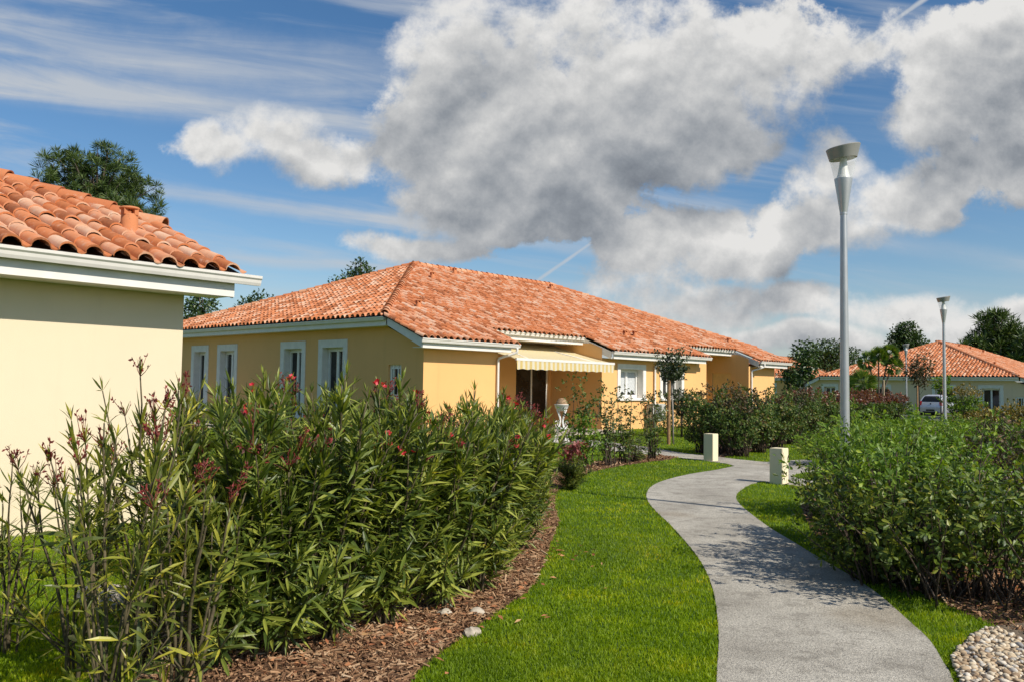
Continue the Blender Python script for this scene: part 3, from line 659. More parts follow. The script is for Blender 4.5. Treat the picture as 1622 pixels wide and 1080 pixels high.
SLP, ZE = 0.40, 3.03
def zf(t): return ZE + SLP * (t + 0.6)
def house(O, rz, label, wallmat, front, smin, smax, notches, apexL, apexR, tR, back, z0=0.0, left=True, right=True, seed=1, tshow=(1, 1), backcut=17.8, backlow=19.2):
    """front: runs of wall [s0,s1]; the front slope comes down to t=-0.6 over them and stops at t=0.8 over the recesses between"""
    root = thing('bungalow', (O[0], O[1], z0), label, 'house', None, rz)
    HC = 1.25; zH = zf(HC)
    poly = [(smin, -0.6)]
    for a, b_ in notches: poly += [(a, -0.6), (a, 0.8), (b_, 0.8), (b_, -0.6)]
    poly += [(smax, -0.6), (smax, HC), (apexR, tR), (apexL, tR), (smin, HC)]
    nb = NB()
    cuts = []
    if left: dl = np.array([apexL - smin, tR - HC]); dl /= np.hypot(*dl); cuts.append(((smin, HC), (-dl[1], dl[0])))
    if right: dr = np.array([apexR - smax, tR - HC]); dr /= np.hypot(*dr); cuts.append(((smax, HC), (dr[1], -dr[0])))
    join(nb, tile_face(poly, (smin, -0.6), (1, 0), (0, 1), ZE, SLP, cuts, seed, pad=0.3 if False else 0.0))
    roofdeck = NB()
    top = lambda pl, zfun, o=-0.028: roofdeck.poly([(x, y, zfun(x, y) + o) for x, y in pl])
    # deck in simple convex pieces under the front slope
    edges = [smin] + [x for ab in notches for x in ab] + [smax]
    for k in range(0, len(edges), 2): top([(edges[k] + .04, -0.52), (edges[k + 1] - .04, -0.52), (edges[k + 1] - .04, 0.86), (edges[k] + .04, 0.86)], lambda x, y: zf(y))
    top([(smin + .04, 0.86), (smax - .04, 0.86), (smax - .04, HC), (apexR, tR), (apexL, tR), (smin + .04, HC)], lambda x, y: zf(y))
    far = backcut; zr = zf(tR)
    if left:
        ml = (zr - zH) / (apexL - smin); fl = lambda x, y: zH + ml * (x - smin)
        pl = [(smin, HC), (apexL, tR), (smin, far)]
        d2 = np.array([apexL - smin, tR - far]); d2 /= np.hypot(*d2)
        join(nb, tile_face(pl, (smin, far), (0, -1), (1, 0), zH, ml, [((smin, HC), (dl[1], -dl[0])), ((smin, far), (-d2[1], d2[0]))], seed + 1)); top([(smin + .06, HC), (apexL, tR), (smin + .06, far)], fl)
    if right:
        mr = (zr - zH) / (smax - apexR); fr = lambda x, y: zH + mr * (smax - x)
        roofdeck.poly([(smax, HC, zH), (smax, far, zH), (apexR, tR, zr)])
    mb = (zr - zH) / (far - tR)
    roofdeck.poly([(smin, far, zH), (apexL, tR, zr), (apexR, tR, zr), (smax, far, zH)]); roofdeck.poly([(smin, far, zH), (smax, far, zH), (smax, backlow, zH - mb * (backlow - far)), (smin, backlow, zH - mb * (backlow - far))])
    roof = sharp(nb.build('roof', TILE, root)); roofdeck.build('roof_deck', plain('roof_underlay', (0.09, 0.05, 0.035), 0.9), roof)
    nb = NB(); L0 = 0.02
    if left: caps(nb, (smin + .1, HC + .1, zH + L0 + .02), (apexL, tR, zr + L0), seed)
    if left: caps(nb, (smin + .1, far - .1, zH + L0 + .02), (apexL, tR, zr + L0), seed + 3)
    if right: caps(nb, (smax - .1, HC + .1, zH + L0 + .02), (apexR, tR, zr + L0), seed + 1)
    caps(nb, (apexL, tR, zr + L0 + .03), (apexR, tR, zr + L0 + .03), seed + 2)
    rt = sharp(nb.build('ridge_tile', RIDGE, roof))
    # low eaves, recess eaves
    runs = [(edges[k], edges[k + 1]) for k in range(0, len(edges), 2)]
    for k, (a, b_) in enumerate(runs): eave(root, (a + .12, -0.6), (b_ - (0.10 if smin < -10 else 0.29), -0.6), (0, -1), ZE - 0.0, 0.6, gp=((a + 0.0, -0.6), (b_ + (0.20 if smin < -10 else 0.05), -0.6)))
    for a, b_ in notches: eave(root, (a - .25, 0.8), (b_ + 0.02, 0.8), (0, -1), zf(0.8) - 0.02, 1.7)
    return root, roof, dict(HC=HC, zH=zH, zr=zr, far=far)

# --- the long ochre bungalow
OM = (-2.69418, 25.84317); RZM = math.atan2(0.73636, 0.67659)
hm, roofm, q = house(OM, RZM, 'long ochre bungalow with awning and terracotta hip roof beyond the oleander hedge', W_OCHRE,
                     None, -0.57, 24.74, [(3.74, 9.13), (16.5, 21.33)], 7.3, 17.0, 9.1, None, seed=21)
def ochre_walls():
    wl = NB(); zT = 2.79
    B1 = (10.33, 11.92, 1.24, 2.40); B2 = (13.39, 14.90, 1.24, 2.40)
    panel(wl, (0, 0), (1, 0), 3.3, -.3, zT, [], .2, (0, 1)); panel(wl, (9.12, 0), (1, 0), 7.93, -.3, zT, [(B1[0] - 9.12, B1[1] - 9.12, B1[2], B1[3]), (B2[0] - 9.12, B2[1] - 9.12, B2[2], B2[3])], .34, (0, 1))
    panel(wl, (21.14, 0), (1, 0), 2.8, -.3, zT, [], .2, (0, 1))
    # recess one: sides and back, with the sliding door; recess two with a painted door panel on its side wall
    TB = 2.55
    panel(wl, (3.3, 0), (0, 1), TB, -.3, 2.79, [], .1, (-1, 0)); panel(wl, (9.12, TB), (0, -1), TB, -.3, 2.79, [], .1, (1, 0))
    for s_, T_ in ((3.3, TB), (9.12, TB), (17.05, 3), (21.14, 3)): wl.poly([(s_, 0.0, 2.79), (s_, T_, 2.79), (s_, T_, 3.36), (s_, .55, 3.36), (s_, 0.0, 3.15)])
    panel(wl, (3.3, TB), (1, 0), 5.82, -.3, 3.42, [(3.72, 5.70, 0.02, 2.62)], .16, (0, 1))
    panel(wl, (17.05, 0), (0, 1), 3, -.3, 2.79, [], .1, (-1, 0)); panel(wl, (21.14, 3), (0, -1), 3, -.3, 2.79, [(1.0, 2.05, 0.0, 2.45)], .07, (1, 0)); panel(wl, (17.05, 3), (1, 0), 4.09, -.3, 3.42, [], .1, (0, 1))
    wl.poly([(21.14, 1.95, 0), (21.14 + .07, 1.95, 0), (21.14 + .07, .95, 0)])
    v = [(21.208, 2.0, 0), (21.208, .95, 0), (21.208, .95, 2.45), (21.208, 2.0, 2.45)]
    # left side wall
    wins = [(3.84 + .24, 5.51 - .24), (6.30 + .24, 7.91 - .24), (10.99 + .24, 12.56 - .24), (13.28 + .24, 14.74 - .24)]
    panel(wl, (0, 2.4), (0, -1), 2.4, -.3, 2.79, [(2.4 - 1.68, 2.4 - 1.04, 1.2, 2.27)], .15, (1, 0))
    panel(wl, (0, 17.0), (0, -1), 14.6, -.3, 3.52, [(17 - b_, 17 - a, 0.35, 2.88) for a, b_ in wins], .30, (1, 0))
    wl.poly([(0, 2.4, 2.79), (0, .02, 2.79), (0, 1.86, 3.52), (0, 2.4, 3.52)])
    # closed back and end
    panel(wl, (23.94, 0), (0, 1), 17, -.3, 3.0, [], .1, (-1, 0)); panel(wl, (23.94, 17), (-1, 0), 23.94, -.3, 3.0, [], .1, (0, -1))
    w = wl.build('wall', W_OCHRE, hm)
    nb = NB(); nb.box(21.19, 21.21, .952, 1.998, 0, 2.45); nb.build('door', OCHRE_TRIM, hm)
    for a, b_ in wins: window(hm, (0, 17), (0, -1), (1, 0), (17 - b_, 17 - a, 0.35, 2.88), .30, .24, .26, 2, False)
    window(hm, (0, 2.4), (0, -1), (1, 0), (2.4 - 1.68, 2.4 - 1.04, 1.2, 2.27), .15, .1, .1, 1, False, surround=False, bars=2, lbl='small barred window without surround')
    window(hm, (0, 0), (1, 0), (0, 1), B1, .34, .2, .20, 2, True, True); window(hm, (0, 0), (1, 0), (0, 1), B2, .34, .2, .20, 2, True)
    # white reveals of the two front windows
    for o in (B1, B2):
        nb = NB(); strip(nb, (o[0], 0), (o[0], .27), (1, 0), 0.001, 0.008, o[2] + .012, o[3]); strip(nb, (o[1], 0), (o[1], .27), (-1, 0), 0.001, 0.008, o[2] + .012, o[3]); strip(nb, (o[0] + .01, 0), (o[1] - .01, 0), (0, 1), 0, .27, o[3] - .008, o[3] - .001); nb.build('window_surround', SURR, hm)
    for a, b_ in wins:
        nb = NB(); strip(nb, (0, b_), (.225, b_), (0, -1), 0.001, 0.008, .362, 2.88); strip(nb, (0, a), (.225, a), (0, 1), 0.001, 0.008, .362, 2.88); strip(nb, (0, a + .01), (0, b_ - .01), (1, 0), 0, .225, 2.872, 2.879); nb.build('window_surround', SURR, hm)
    # sliding glass door in the recess
    nb = NB(); c, e, y = 0.02, 2.62, TB + .08
    for x in (7.02, 7.98, 8.92): nb.box(x, x + .08, y, y + .06, c, e)
    nb.box(7.10, 7.98, y + .002, y + .058, e - .07, e); nb.box(8.06, 8.92, y + .002, y + .058, e - .07, e); nb.box(7.10, 7.98, y + .002, y + .058, c, c + .07); nb.box(8.06, 8.92, y + .002, y + .058, c, c + .07)
    dr = nb.build('sliding_door', FRAME, hm); nb = NB(); nb.box(7.1, 7.98, y + .02, y + .035, c + .07, e - .07); nb.box(8.06, 8.92, y + .02, y + .035, c + .07, e - .07); nb.build('pane', GLASS, dr)
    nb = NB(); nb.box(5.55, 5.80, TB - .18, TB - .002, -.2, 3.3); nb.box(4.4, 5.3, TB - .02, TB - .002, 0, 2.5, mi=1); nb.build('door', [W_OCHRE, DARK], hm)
    # eave at the left side, rakes at the verges
    zH = zf(1.25)
    eave(hm, (-0.57, 1.32), (-0.57, 17.6), (-1, 0), zH - .02, .57)
    rake(hm, (-0.46, -0.43), (-0.46, 1.22), (-1, 0), zf(-.6) - .0, zH - .02, .46)
    for s in (9.13, 21.33): rake(hm, (s + .0, -.44), (s + .0, .95), (-1, 0), zf(-.6) - 0.02, zf(.8) - .035, .02 if s < 10 else .02)
    rake(hm, (24.45, -.44), (24.45, 1.25), (1, 0), zf(-.6), zH, .5)
    for s in (3.24, 12.72, 21.32): downpipe(hm, [(s + .42, -.53, 2.92), (s + .42, -.53, 2.80), (s + .36, -.46, 2.73), (s + .10, -.14, 2.60), (s, -.075, 2.52), (s, -.07, 2.3), (s, -.07, 0)], .045)
    # roof vents
    for s, t in ((1.75, 2.3), (9.2, 8.4), (15.7, 8.1), (12.3, 1.15), (13.15, 1.25), (22.3, 1.7), (6.5, 6.9)): vent(roofm, (s, t, zf(t) + .05), .24, .09)
ochre_walls()
def awning():
    zb, zfr, tb, tf, s0, s1 = 3.33, 2.56, 2.45, -.60, 3.55, 9.05
    m, nt_, b = mat('awning_cloth', rough=0.85, spec=0.1); co = nd(nt_, 'ShaderNodeSeparateXYZ'); nt_.links.new(objco(nt_), co.inputs[0])
    w = S(nt_, co.outputs[0]) * (2 * math.pi / 0.24); sn = nt_.nodes.new('ShaderNodeMath'); sn.operation = 'SINE'; nt_.links.new(w.k, sn.inputs[0])
    c = mixc(nt_, S(nt_, sn.outputs[0]).ss(-0.25, 0.25), (0.78, 0.60, 0.24), (0.82, 0.77, 0.60)); nt_.links.new(c, b.inputs['Base Color'])
    tr = nt_.nodes.new('ShaderNodeBsdfTranslucent'); nt_.links.new(c, tr.inputs[0]); mx = nt_.nodes.new('ShaderNodeMixShader'); mx.inputs[0].default_value = 0.3
    nt_.links.new(b.outputs[0], mx.inputs[1]); nt_.links.new(tr.outputs[0], mx.inputs[2]); nt_.links.new(mx.outputs[0], nt_.nodes['Material Output'].inputs[0])
    nb = NB(); n = 12
    v = []
    for k in range(n + 1):
        f = k / n; t = tb + (tf - tb) * f; z = zb + (zfr - zb) * f - 0.05 * math.sin(math.pi * f)
        v += [(s0, t, z), (s1, t, z), (s1, t, z - .006), (s0, t, z - .006)]
    i = np.arange(n) * 4
    nb.add(v, [np.concatenate([np.stack([i + a, i + (a + 1) % 4, i + 4 + (a + 1) % 4, i + 4 + a], -1) for a in range(4)])], 0, True)
    aw = nb.build('awning', m, hm); sharp(aw, 40)
    nb = NB(); k = 160; xs = np.linspace(s0, s1, k); yy = tf - .035 - 0.012 * np.sin(xs * 2 * np.pi / .48); zz = zfr - .34 + 0.012 * np.cos(xs * 2 * np.pi / .48)
    v = np.concatenate([np.stack([xs, np.full(k, tf - .03), np.full(k, zfr - .05)], -1), np.stack([xs, yy, zz], -1)]); j = np.arange(k - 1)
    nb.add(v, [np.stack([j, j + 1, j + 1 + k, j + k], -1)], 0, True); nb.build('valance', m, aw)
    nb = NB(); nb.box(s0 - .02, s1 + .02, tf - .04, tf + .03, zfr - .055, zfr + .03); nb.box(s0, s1, tb - .05, tb + .09, zb - .06, zb + .1); nb.build('awning_bar', WHITE, aw)
    nb = NB()
    for s in (s0 + .8, s1 - .8):
        nb.tube([(s, tb, zb - .1), (s + (.5 if s < 6 else -.5), 1.0, 2.93), (s, tf, zfr - .03)], .022, 8)
    nb.build('awning_arm', WHITE, aw)
awning()
def terrace():
    m = plain('terrace_paving', (0.42, 0.36, 0.29), 0.85, 0.15)
    c, s_ = math.cos(RZM), math.sin(RZM); L = lambda s, t: (OM[0] + s * c - t * s_, OM[1] + s * s_ + t * c)
    tag(sheet('terrace', [L(3.35, -1.4), L(9.1, -1.4), L(9.1, 2.5), L(3.35, 2.5)], m, 0.05, .08), kind='structure')
    tag(sheet('terrace', [L(-2.2, 9), L(-.05, 9), L(-.05, 16), L(-2.2, 16)], m, 0.05, .08), kind='structure')
terrace()
# --- the near cream bungalow at the left edge: same roof, its right end towards us
SLP = 0.39; ZE = 2.955
OL = (-4.01532, 10.29706); RZL = math.atan2(0.76224, 0.64729)
hl, roofl, q = house(OL, RZL, 'near cream bungalow corner with sunlit blank wall and big terracotta tiles', W_CREAM, None, -16.0, 0.50, [], -7.7, -7.6, 9.6, None, seed=41, left=False)
def cream_walls():
    wl = NB(); panel(wl, (-16, 0), (1, 0), 16, -.3, 2.72, [], .2, (0, 1)); panel(wl, (0, 0), (0, 1), 12, -.3, 2.70, [], .2, (-1, 0)); panel(wl, (0, 12), (-1, 0), 16, -.3, 2.7, [], .1, (0, -1)); panel(wl, (-16, 12), (0, -1), 12, -.3, 2.7, [], .1, (1, 0)); wl.build('wall', W_CREAM, hl)
    rake(hl, (.40, -.44), (.40, 1.25), (1, 0), zf(-.6) - .02, zf(1.25) - .02, .4)
    vent(roofl, (-.36, .74, zf(.74) + .06), .24, .10)
    p = (-.42, .95)
cream_walls()
SLP = 0.40; ZE = 3.03
# --- beige bungalow at the right, and another far behind: the same plan
def side_house(O, label, wm, z0, seed, wins, smallwin=True):
    r, rf, q_ = house(O, RZM, label, wm, None, -0.57, 24.74, [(3.74, 9.13), (16.5, 21.33)], 7.4, 16.9, 9.2, None, z0=z0, seed=seed, backcut=16.9, backlow=18.4)
    wl = NB(); zH = zf(1.25); wl_ = [(a, b_, .35, 2.88) for a, b_ in wins]
    panel(wl, (0, 17.8), (0, -1), 15.4, -.3, 3.52, [(17.8 - b_, 17.8 - a, c, e) for a, b_, c, e in wl_], .3, (1, 0))
    panel(wl, (0, 2.4), (0, -1), 2.4, -.3, 2.79, [(.72, 1.36, 1.2, 2.27)] if smallwin else [], .15, (1, 0)); wl.poly([(0, 2.4, 2.79), (0, .02, 2.79), (0, 1.86, 3.52), (0, 2.4, 3.52)])
    for a, b_ in ((0, 3.3), (9.12, 17.05), (21.14, 23.94)): panel(wl, (a, 0), (1, 0), b_ - a, -.3, 2.79, [], .2, (0, 1))
    for a, b_ in ((3.3, 9.12), (17.05, 21.14)):
        panel(wl, (a, 0), (0, 1), 2.5, -.3, 3.42, [], .1, (-1, 0)); panel(wl, (b_, 2.5), (0, -1), 2.5, -.3, 3.42, [], .1, (1, 0)); panel(wl, (a, 2.5), (1, 0), b_ - a, -.3, 3.42, [], .1, (0, 1))
    panel(wl, (23.94, 0), (0, 1), 17.8, -.3, 2.9, [], .1, (-1, 0)); panel(wl, (23.94, 17.8), (-1, 0), 23.94, -.3, 2.9, [], .1, (0, -1)); wl.build('wall', wm, r)
    eave(r, (-0.57, 1.32), (-0.57, 16.8), (-1, 0), zH - .02, .57); rake(r, (-0.46, -0.43), (-0.46, 1.22), (-1, 0), zf(-.6), zH - .02, .46); rake(r, (-0.46, 18.3), (-0.46, 16.9), (-1, 0), zf(-.6), zH - .02, .46)
    for a, b_, c, e in wl_: window(r, (0, 17.8), (0, -1), (1, 0), (17.8 - b_, 17.8 - a, c, e), .3, .24, .26, 2, False)
    if smallwin: window(r, (0, 2.4), (0, -1), (1, 0), (.72, 1.36, 1.2, 2.27), .15, .1, .1, 1, False, surround=False, bars=2)
    for s, t in ((10.5, 8.3), (13, 8.0), (15, 7.4), (2.5, 3.6), (1.8, 1.2), (1.2, .6)): vent(rf, (s, t, zf(t) + .05), .24, .09)
    return r
hr = side_house((40.1, 64.2), 'beige bungalow with orange hip roof behind the silver car', W_BEIGE, -0.85, 61, [(2.7, 4.0), (6.1, 7.4), (11.1, 12.3), (15.6, 16.6)])
hf = side_house((37.5, 108.0), 'small distant ochre bungalow with pale roof between the ochre house and beige house', W_OCHRE, -0.55, 81, [(4.1, 5.3)], False)
#%%PART4
# ------------------------------------------------------------------ oleanders
def curve_pts(a, b, n, sag=0.0, pw=1.6):
    t = np.linspace(0, 1, n)[:, None]; a, b = np.asarray(a), np.asarray(b)
    P = a + (b - a) * np.concatenate([t ** pw, t ** pw, t], 1); P[:, 2] -= sag * (t[:, 0] ** 2); return P
def oleander(seed, h, spread, ncane, leafy=1.0, sparse=False, flower=0.5, red=0):
    rng = np.random.default_rng(seed); stems, fol, fl, rd = NB(), NB(), NB(), NB()
    P, D, U, L, W, C = [], [], [], [], [], []
    BP, BD = [], []; RP = []
    az0 = rng.random() * 6.28
    for c in range(ncane):
        az = az0 + c * 2.399 + rng.normal(0, .3); r1 = spread * math.sqrt((c + 0.6) / ncane) * rng.uniform(.8, 1.1)
        b0 = np.array([math.cos(az) * .08 * rng.random(), math.sin(az) * .08 * rng.random(), -.03])
        top = np.array([math.cos(az) * r1, math.sin(az) * r1, h * rng.uniform(.62, 1.06) * (1 - .20 * (r1 / spread) ** 2)])
        cane = curve_pts(b0, top, 12) + np.concatenate([np.cumsum(rng.normal(0, .006, (12, 2)), 0), np.zeros((12, 1))], 1)
        stems.tube(cane, np.linspace(.013, .004, 12) * rng.uniform(.7, 1.25), 6)
        shoots = [(cane[3:], rng.uniform(.9, 1.1))]
        for k in range(rng.integers(2, 4) if not sparse else 1):
            i = rng.integers(4, 8); st = cane[i]; a2 = az + rng.normal(0, 1.0)
            ln = (top[2] - st[2]) * rng.uniform(.6, .98); e = st + np.array([math.cos(a2) * ln * rng.uniform(.15, .42), math.sin(a2) * ln * rng.uniform(.15, .42), ln])
            s = curve_pts(st, e, 9, 0, .8); stems.tube(s, np.linspace(.008, .004, 9), 5); shoots.append((s, 1))
        for k in range(int(rng.integers(2, 4) if not sparse else rng.integers(0, 3))):       # low side shoots
            i = rng.integers(1, 4); st = cane[i]; a2 = rng.random() * 6.28; ln = rng.uniform(.22, .5)
            s = curve_pts(st, st + np.array([math.cos(a2) * ln * .8, math.sin(a2) * ln * .8, ln * .75]), 6, 0, .8); stems.tube(s, np.linspace(.006, .003, 6), 5); shoots.append((s, .9))
        for s, _ in shoots:
            seg = np.linalg.norm(np.diff(s, axis=0), axis=1); cum = np.concatenate([[0], np.cumsum(seg)]); LL = cum[-1]
            gap = .029 if not sparse else .045
            nn = max(3, int(LL * leafy / gap)); t0 = .08 if not sparse else .22
            tt = np.sort(rng.uniform(t0, 1, nn)) * LL; tt[-2:] = LL
            pos = np.stack([np.interp(tt, cum, s[:, k]) for k in range(3)], -1); ax = unit(np.stack([np.interp(tt, cum, np.gradient(s[:, k])) for k in range(3)], -1))
            for w in range(3):
                th = rng.random(nn) * .5 + w * 2.094 + np.arange(nn) * 1.05
                e1 = unit(np.cross(ax, [0.3, .2, 1.0])); e2 = np.cross(ax, e1)
                rdv = np.cos(th)[:, None] * e1 + np.sin(th)[:, None] * e2; f = tt / LL
                ang = np.radians(np.interp(f, [0, .5, .85, 1], [74, 52, 38, 20]) + rng.normal(0, 17, nn))
                d = ax * np.cos(ang)[:, None] + rdv * np.sin(ang)[:, None]; d[:, 2] -= np.interp(f, [0, 1], [.22, 0]) * rng.random(nn)
                keep = rng.random(nn) < np.interp(f, [0, .3, 1], [.5, .85, 1.0])
                l_ = np.interp(f, [0, .8, 1], [.15, .165, .09]) * rng.uniform(.55, 1.3, nn)
                P.append(pos[keep]); D.append(d[keep]); U.append((ax + .35 * rng.normal(size=ax.shape))[keep]); L.append(l_[keep]); W.append((l_ * rng.uniform(.054, .072, nn))[keep])
            if s[-1][2] > .62 * h and rng.random() < flower:
                tip = s[-1]; axm = ax[-1]
                for k in range(rng.integers(5, 9)):
                    d = unit(axm + rng.normal(0, .38, 3)); ln = rng.uniform(.06, .17); e = tip + d * ln
                    stems.tube([tip, tip + d * ln * .5 + rng.normal(0, .006, 3), e], [.0028, .0022, .0016], 4, mi=1)
                    for j in range(rng.integers(2, 6)):
                        BP.append(e - d * rng.uniform(0, .045)); BD.append(unit(d + rng.normal(0, .75, 3)))
            elif red and s[-1][2] > .45 * h and rng.random() < red:
                for k in range(rng.integers(2, 5)): RP.append((s[-1] + rng.normal(0, .028, 3) + ax[-1] * .03, unit(ax[-1] + rng.normal(0, .6, 3))))
    P, D, U, L, W = (np.concatenate(x) for x in (P, D, U, L, W))
    leaves(fol, P, D, U, L, W, curl=rng.uniform(-.18, .42, len(P)), fold=.22)
    if BP:
        BP, BD = np.array(BP), np.array(BD); n = len(BP)
        for k in range(2): cards(fl, BP, BD, rdir(rng, n), rng.uniform(.016, .034, n), rng.uniform(.0035, .008, n), fold=.5)
    for p, d in RP:
        e1 = unit(np.cross(d, [.2, .1, 1])); e2 = np.cross(d, e1); th = np.arange(5) * 1.2566 + rng.random()
        dd = d * .5 + np.cos(th)[:, None] * e1 + np.sin(th)[:, None] * e2; cards(rd, np.tile(p, (5, 1)), dd, np.tile(d, (5, 1)), .030, .013, fold=.15)
    return stems, fol, fl, rd
OLV = []
for i, kw in enumerate([dict(h=1.6, spread=.62, ncane=13, flower=.15), dict(h=1.6, spread=.66, ncane=13, flower=.08, red=.14), dict(h=1.6, spread=.60, ncane=12, flower=.2),
                        dict(h=1.6, spread=.66, ncane=13, flower=.06, red=.08), dict(h=1.6, spread=.50, ncane=8, leafy=.72, sparse=True, flower=.6), dict(h=1.6, spread=.44, ncane=6, leafy=.66, sparse=True, flower=.6)]):
    st, fo, fl, rd = oleander(100 + i, **kw)
    OLV.append((st.mesh('stem', [STEM, BUD]), fo.mesh('foliage', OLET if i > 3 else OLE), fl.mesh('blossom', BUD) if fl.n else None, rd.mesh('red_blossom', REDFL) if rd.n else None))
GRP = 'oleanders of the long flowering hedge'
def put_oleander(v, px, py, top, label, rz, wide=1.0, hz=None):
    p = G(px, py); Y = p[1]; hor = 599 + px * .01482; z = EYE - (top - hor) * Y / F if hz is None else hz
    o = thing('oleander_shrub', (p[0], p[1], 0), label, 'shrub', GRP, rz); o.scale = (wide, wide, z / 1.6)
    for nme, me in zip(('stem', 'foliage', 'blossom', 'blossom'), OLV[v]):
        if me: obj(nme, me, o)
    return o
ordn = ['second', 'third', 'fourth', 'fifth', 'sixth', 'seventh', 'eighth', 'ninth', 'tenth']
put_oleander(5, 8, 1035, 690, 'sparse oleander cut by the left picture edge', .4, .8)
put_oleander(5, 118, 1072, 648, 'sparse oleander with yellow leaves before the cream wall, second plant from the left edge', 2.2, .85)
put_oleander(4, 165, 1165, 640, 'sparse oleander whose foot is below the picture, with long yellow leaves, at the lower left', 3.0, .8)
put_oleander(5, 290, 1120, 655, 'low sparse oleander at the lower left corner of the mulch bed', 4.0, .9)
put_oleander(4, 232, 1062, 590, 'tall thin oleander before the right end of the cream wall', 1.0, .8)
front = [(345, 1052, 596, 0), (435, 1036, 592, 2), (522, 1012, 597, 3), (610, 988, 607, 1), (690, 962, 618, 2), (752, 938, 622, 3), (788, 905, 628, 1), (815, 870, 640, 0), (832, 836, 652, 3), (842, 798, 668, 2)]
for k, (x, y, t, v) in enumerate(front):
    lab = ('dense oleander at the near left end of the front hedge row, pink buds on top' if k == 0 else 'last oleander at the far lawn end of the front hedge row' if k == len(front) - 1 else
           f'dense oleander in the front hedge row along the mulch, {ordn[k - 1]} from its near left end')
    put_oleander(v, x, y, t, lab, 0.7 + k * 1.9, 1.0 if k < 7 else .8)
backr = [(335, 930, 600, 2), (425, 915, 598, 1), (515, 900, 602, 0), (600, 885, 610, 2), (680, 865, 620, 0), (740, 845, 628, 2), (778, 820, 638, 0), (802, 795, 648, 1), (818, 770, 660, 0)]
for k, (x, y, t, v) in enumerate(backr):
    lab = ('oleander at the near left end of the rear hedge row' if k == 0 else 'oleander at the far end of the rear hedge row near the terrace' if k == len(backr) - 1 else
           f'oleander in the rear hedge row behind the front bushes, {ordn[k - 1]} from its near left end')
    put_oleander(v, x, y, t, lab, 1.3 + k * 2.3, .95)
put_oleander(3, 905, 775, 735, 'low oleander sprawling over the lawn edge with orange seed heads', .5, .6, .55)

# ------------------------------------------------------------------ hedges and bushes
def bush(seed, rx, ry, h, ntip, per, ll, lw, z0=.08, shape='box', twig=True, toph=.8, rough=.14, prof='obov', near=True, tw=0):
    """tips spread through a rounded block; each carries a rosette; returns stems, lower leaves, top leaves"""
    rng = np.random.default_rng(seed); st, lo, hi = NB(), NB(), NB()
    n = ntip; q = rng.uniform(-1, 1, (n * 4, 3)); ex = 2.6 if shape == 'box' else 2.0
    r = (np.abs(q) ** ex).sum(1) ** (1 / ex); q = q[(r < 1) & (rng.random(n * 4) < .22 + .78 * r ** 2)][:n]; n = len(q)
    lump = 1 + rough * (np.sin(q @ rng.normal(0, 3.2, 3) + 1) + np.sin(q @ rng.normal(0, 5, 3)))
    T = np.stack([q[:, 0] * rx * lump, q[:, 1] * ry * lump, z0 + (q[:, 2] * .5 + .5) * (h - z0) * (1 + (lump - 1) * .8)], -1)
    if twig:
        for k in range(0, n, tw or (4 if near else 5)):
            b = np.array([T[k, 0] * .25, T[k, 1] * .25, -.02]); b[:2] += rng.normal(0, .04 + rx * .08, 2)
            st.tube(curve_pts(b, T[k], 6, 0, 1.3), np.linspace(.011, .003, 6) * (h / 1.2) * rng.uniform(.6, 1.2), 5)
    out = unit(q * np.array([1, 1, .8]) + np.array([0, 0, .45]) + rng.normal(0, .25, (n, 3)))
    if (T[:, 2] >= toph * h).sum() < 45: toph = 9
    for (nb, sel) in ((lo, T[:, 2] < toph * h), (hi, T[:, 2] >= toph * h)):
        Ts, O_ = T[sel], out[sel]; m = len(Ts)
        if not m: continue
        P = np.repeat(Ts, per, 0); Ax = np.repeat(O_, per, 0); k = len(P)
        D = unit(Ax * rng.uniform(.15, 1.0, (k, 1)) + rdir(rng, k) * .95); P = P - Ax * rng.uniform(0, .09, (k, 1)) * (ll / .05) + D * .01
        L = ll * rng.uniform(.65, 1.25, k); W = lw * rng.uniform(.8, 1.15, k)
        if near: leaves(nb, P, D, Ax + rng.normal(0, .4, (k, 3)), L, W, curl=rng.uniform(0, .3, k), fold=.2, prof=prof)
        else: cards(nb, P, D, Ax + rng.normal(0, .4, (k, 3)), L, W)
    return st, lo, hi
def variant(seed, mats, **kw):
    st, lo, hi = bush(seed, **kw); out = []
    if st.n: out.append(('stem', st.mesh('stem', TWIG)))
    if lo.n: out.append(('foliage', lo.mesh('foliage', mats[0])))
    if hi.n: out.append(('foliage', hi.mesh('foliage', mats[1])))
    return out
def put_bush(var, x, y, label, cat, group=None, rz=0.0, sc=(1, 1, 1), name='hedge_shrub'):
    o = thing(name, (x, y, 0), label, cat, group, rz); o.scale = sc
    for nme, me in var: obj(nme, me, o)
    return o
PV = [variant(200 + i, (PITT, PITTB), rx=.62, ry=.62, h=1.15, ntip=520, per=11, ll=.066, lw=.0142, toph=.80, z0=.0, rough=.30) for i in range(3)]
PVs = variant(209, (PITT, PITT), rx=.7, ry=.62, h=1.15, ntip=165, per=9, ll=.07, lw=.015, toph=.9, z0=.2, rough=.25)
BV = [variant(220 + i, (PITTB, PITTB), rx=.8, ry=.8, h=1.1, ntip=520, per=8, ll=.062, lw=.017, toph=.9, shape='ball') for i in range(2)]
g_ = 'dark glossy hedge right of the path'
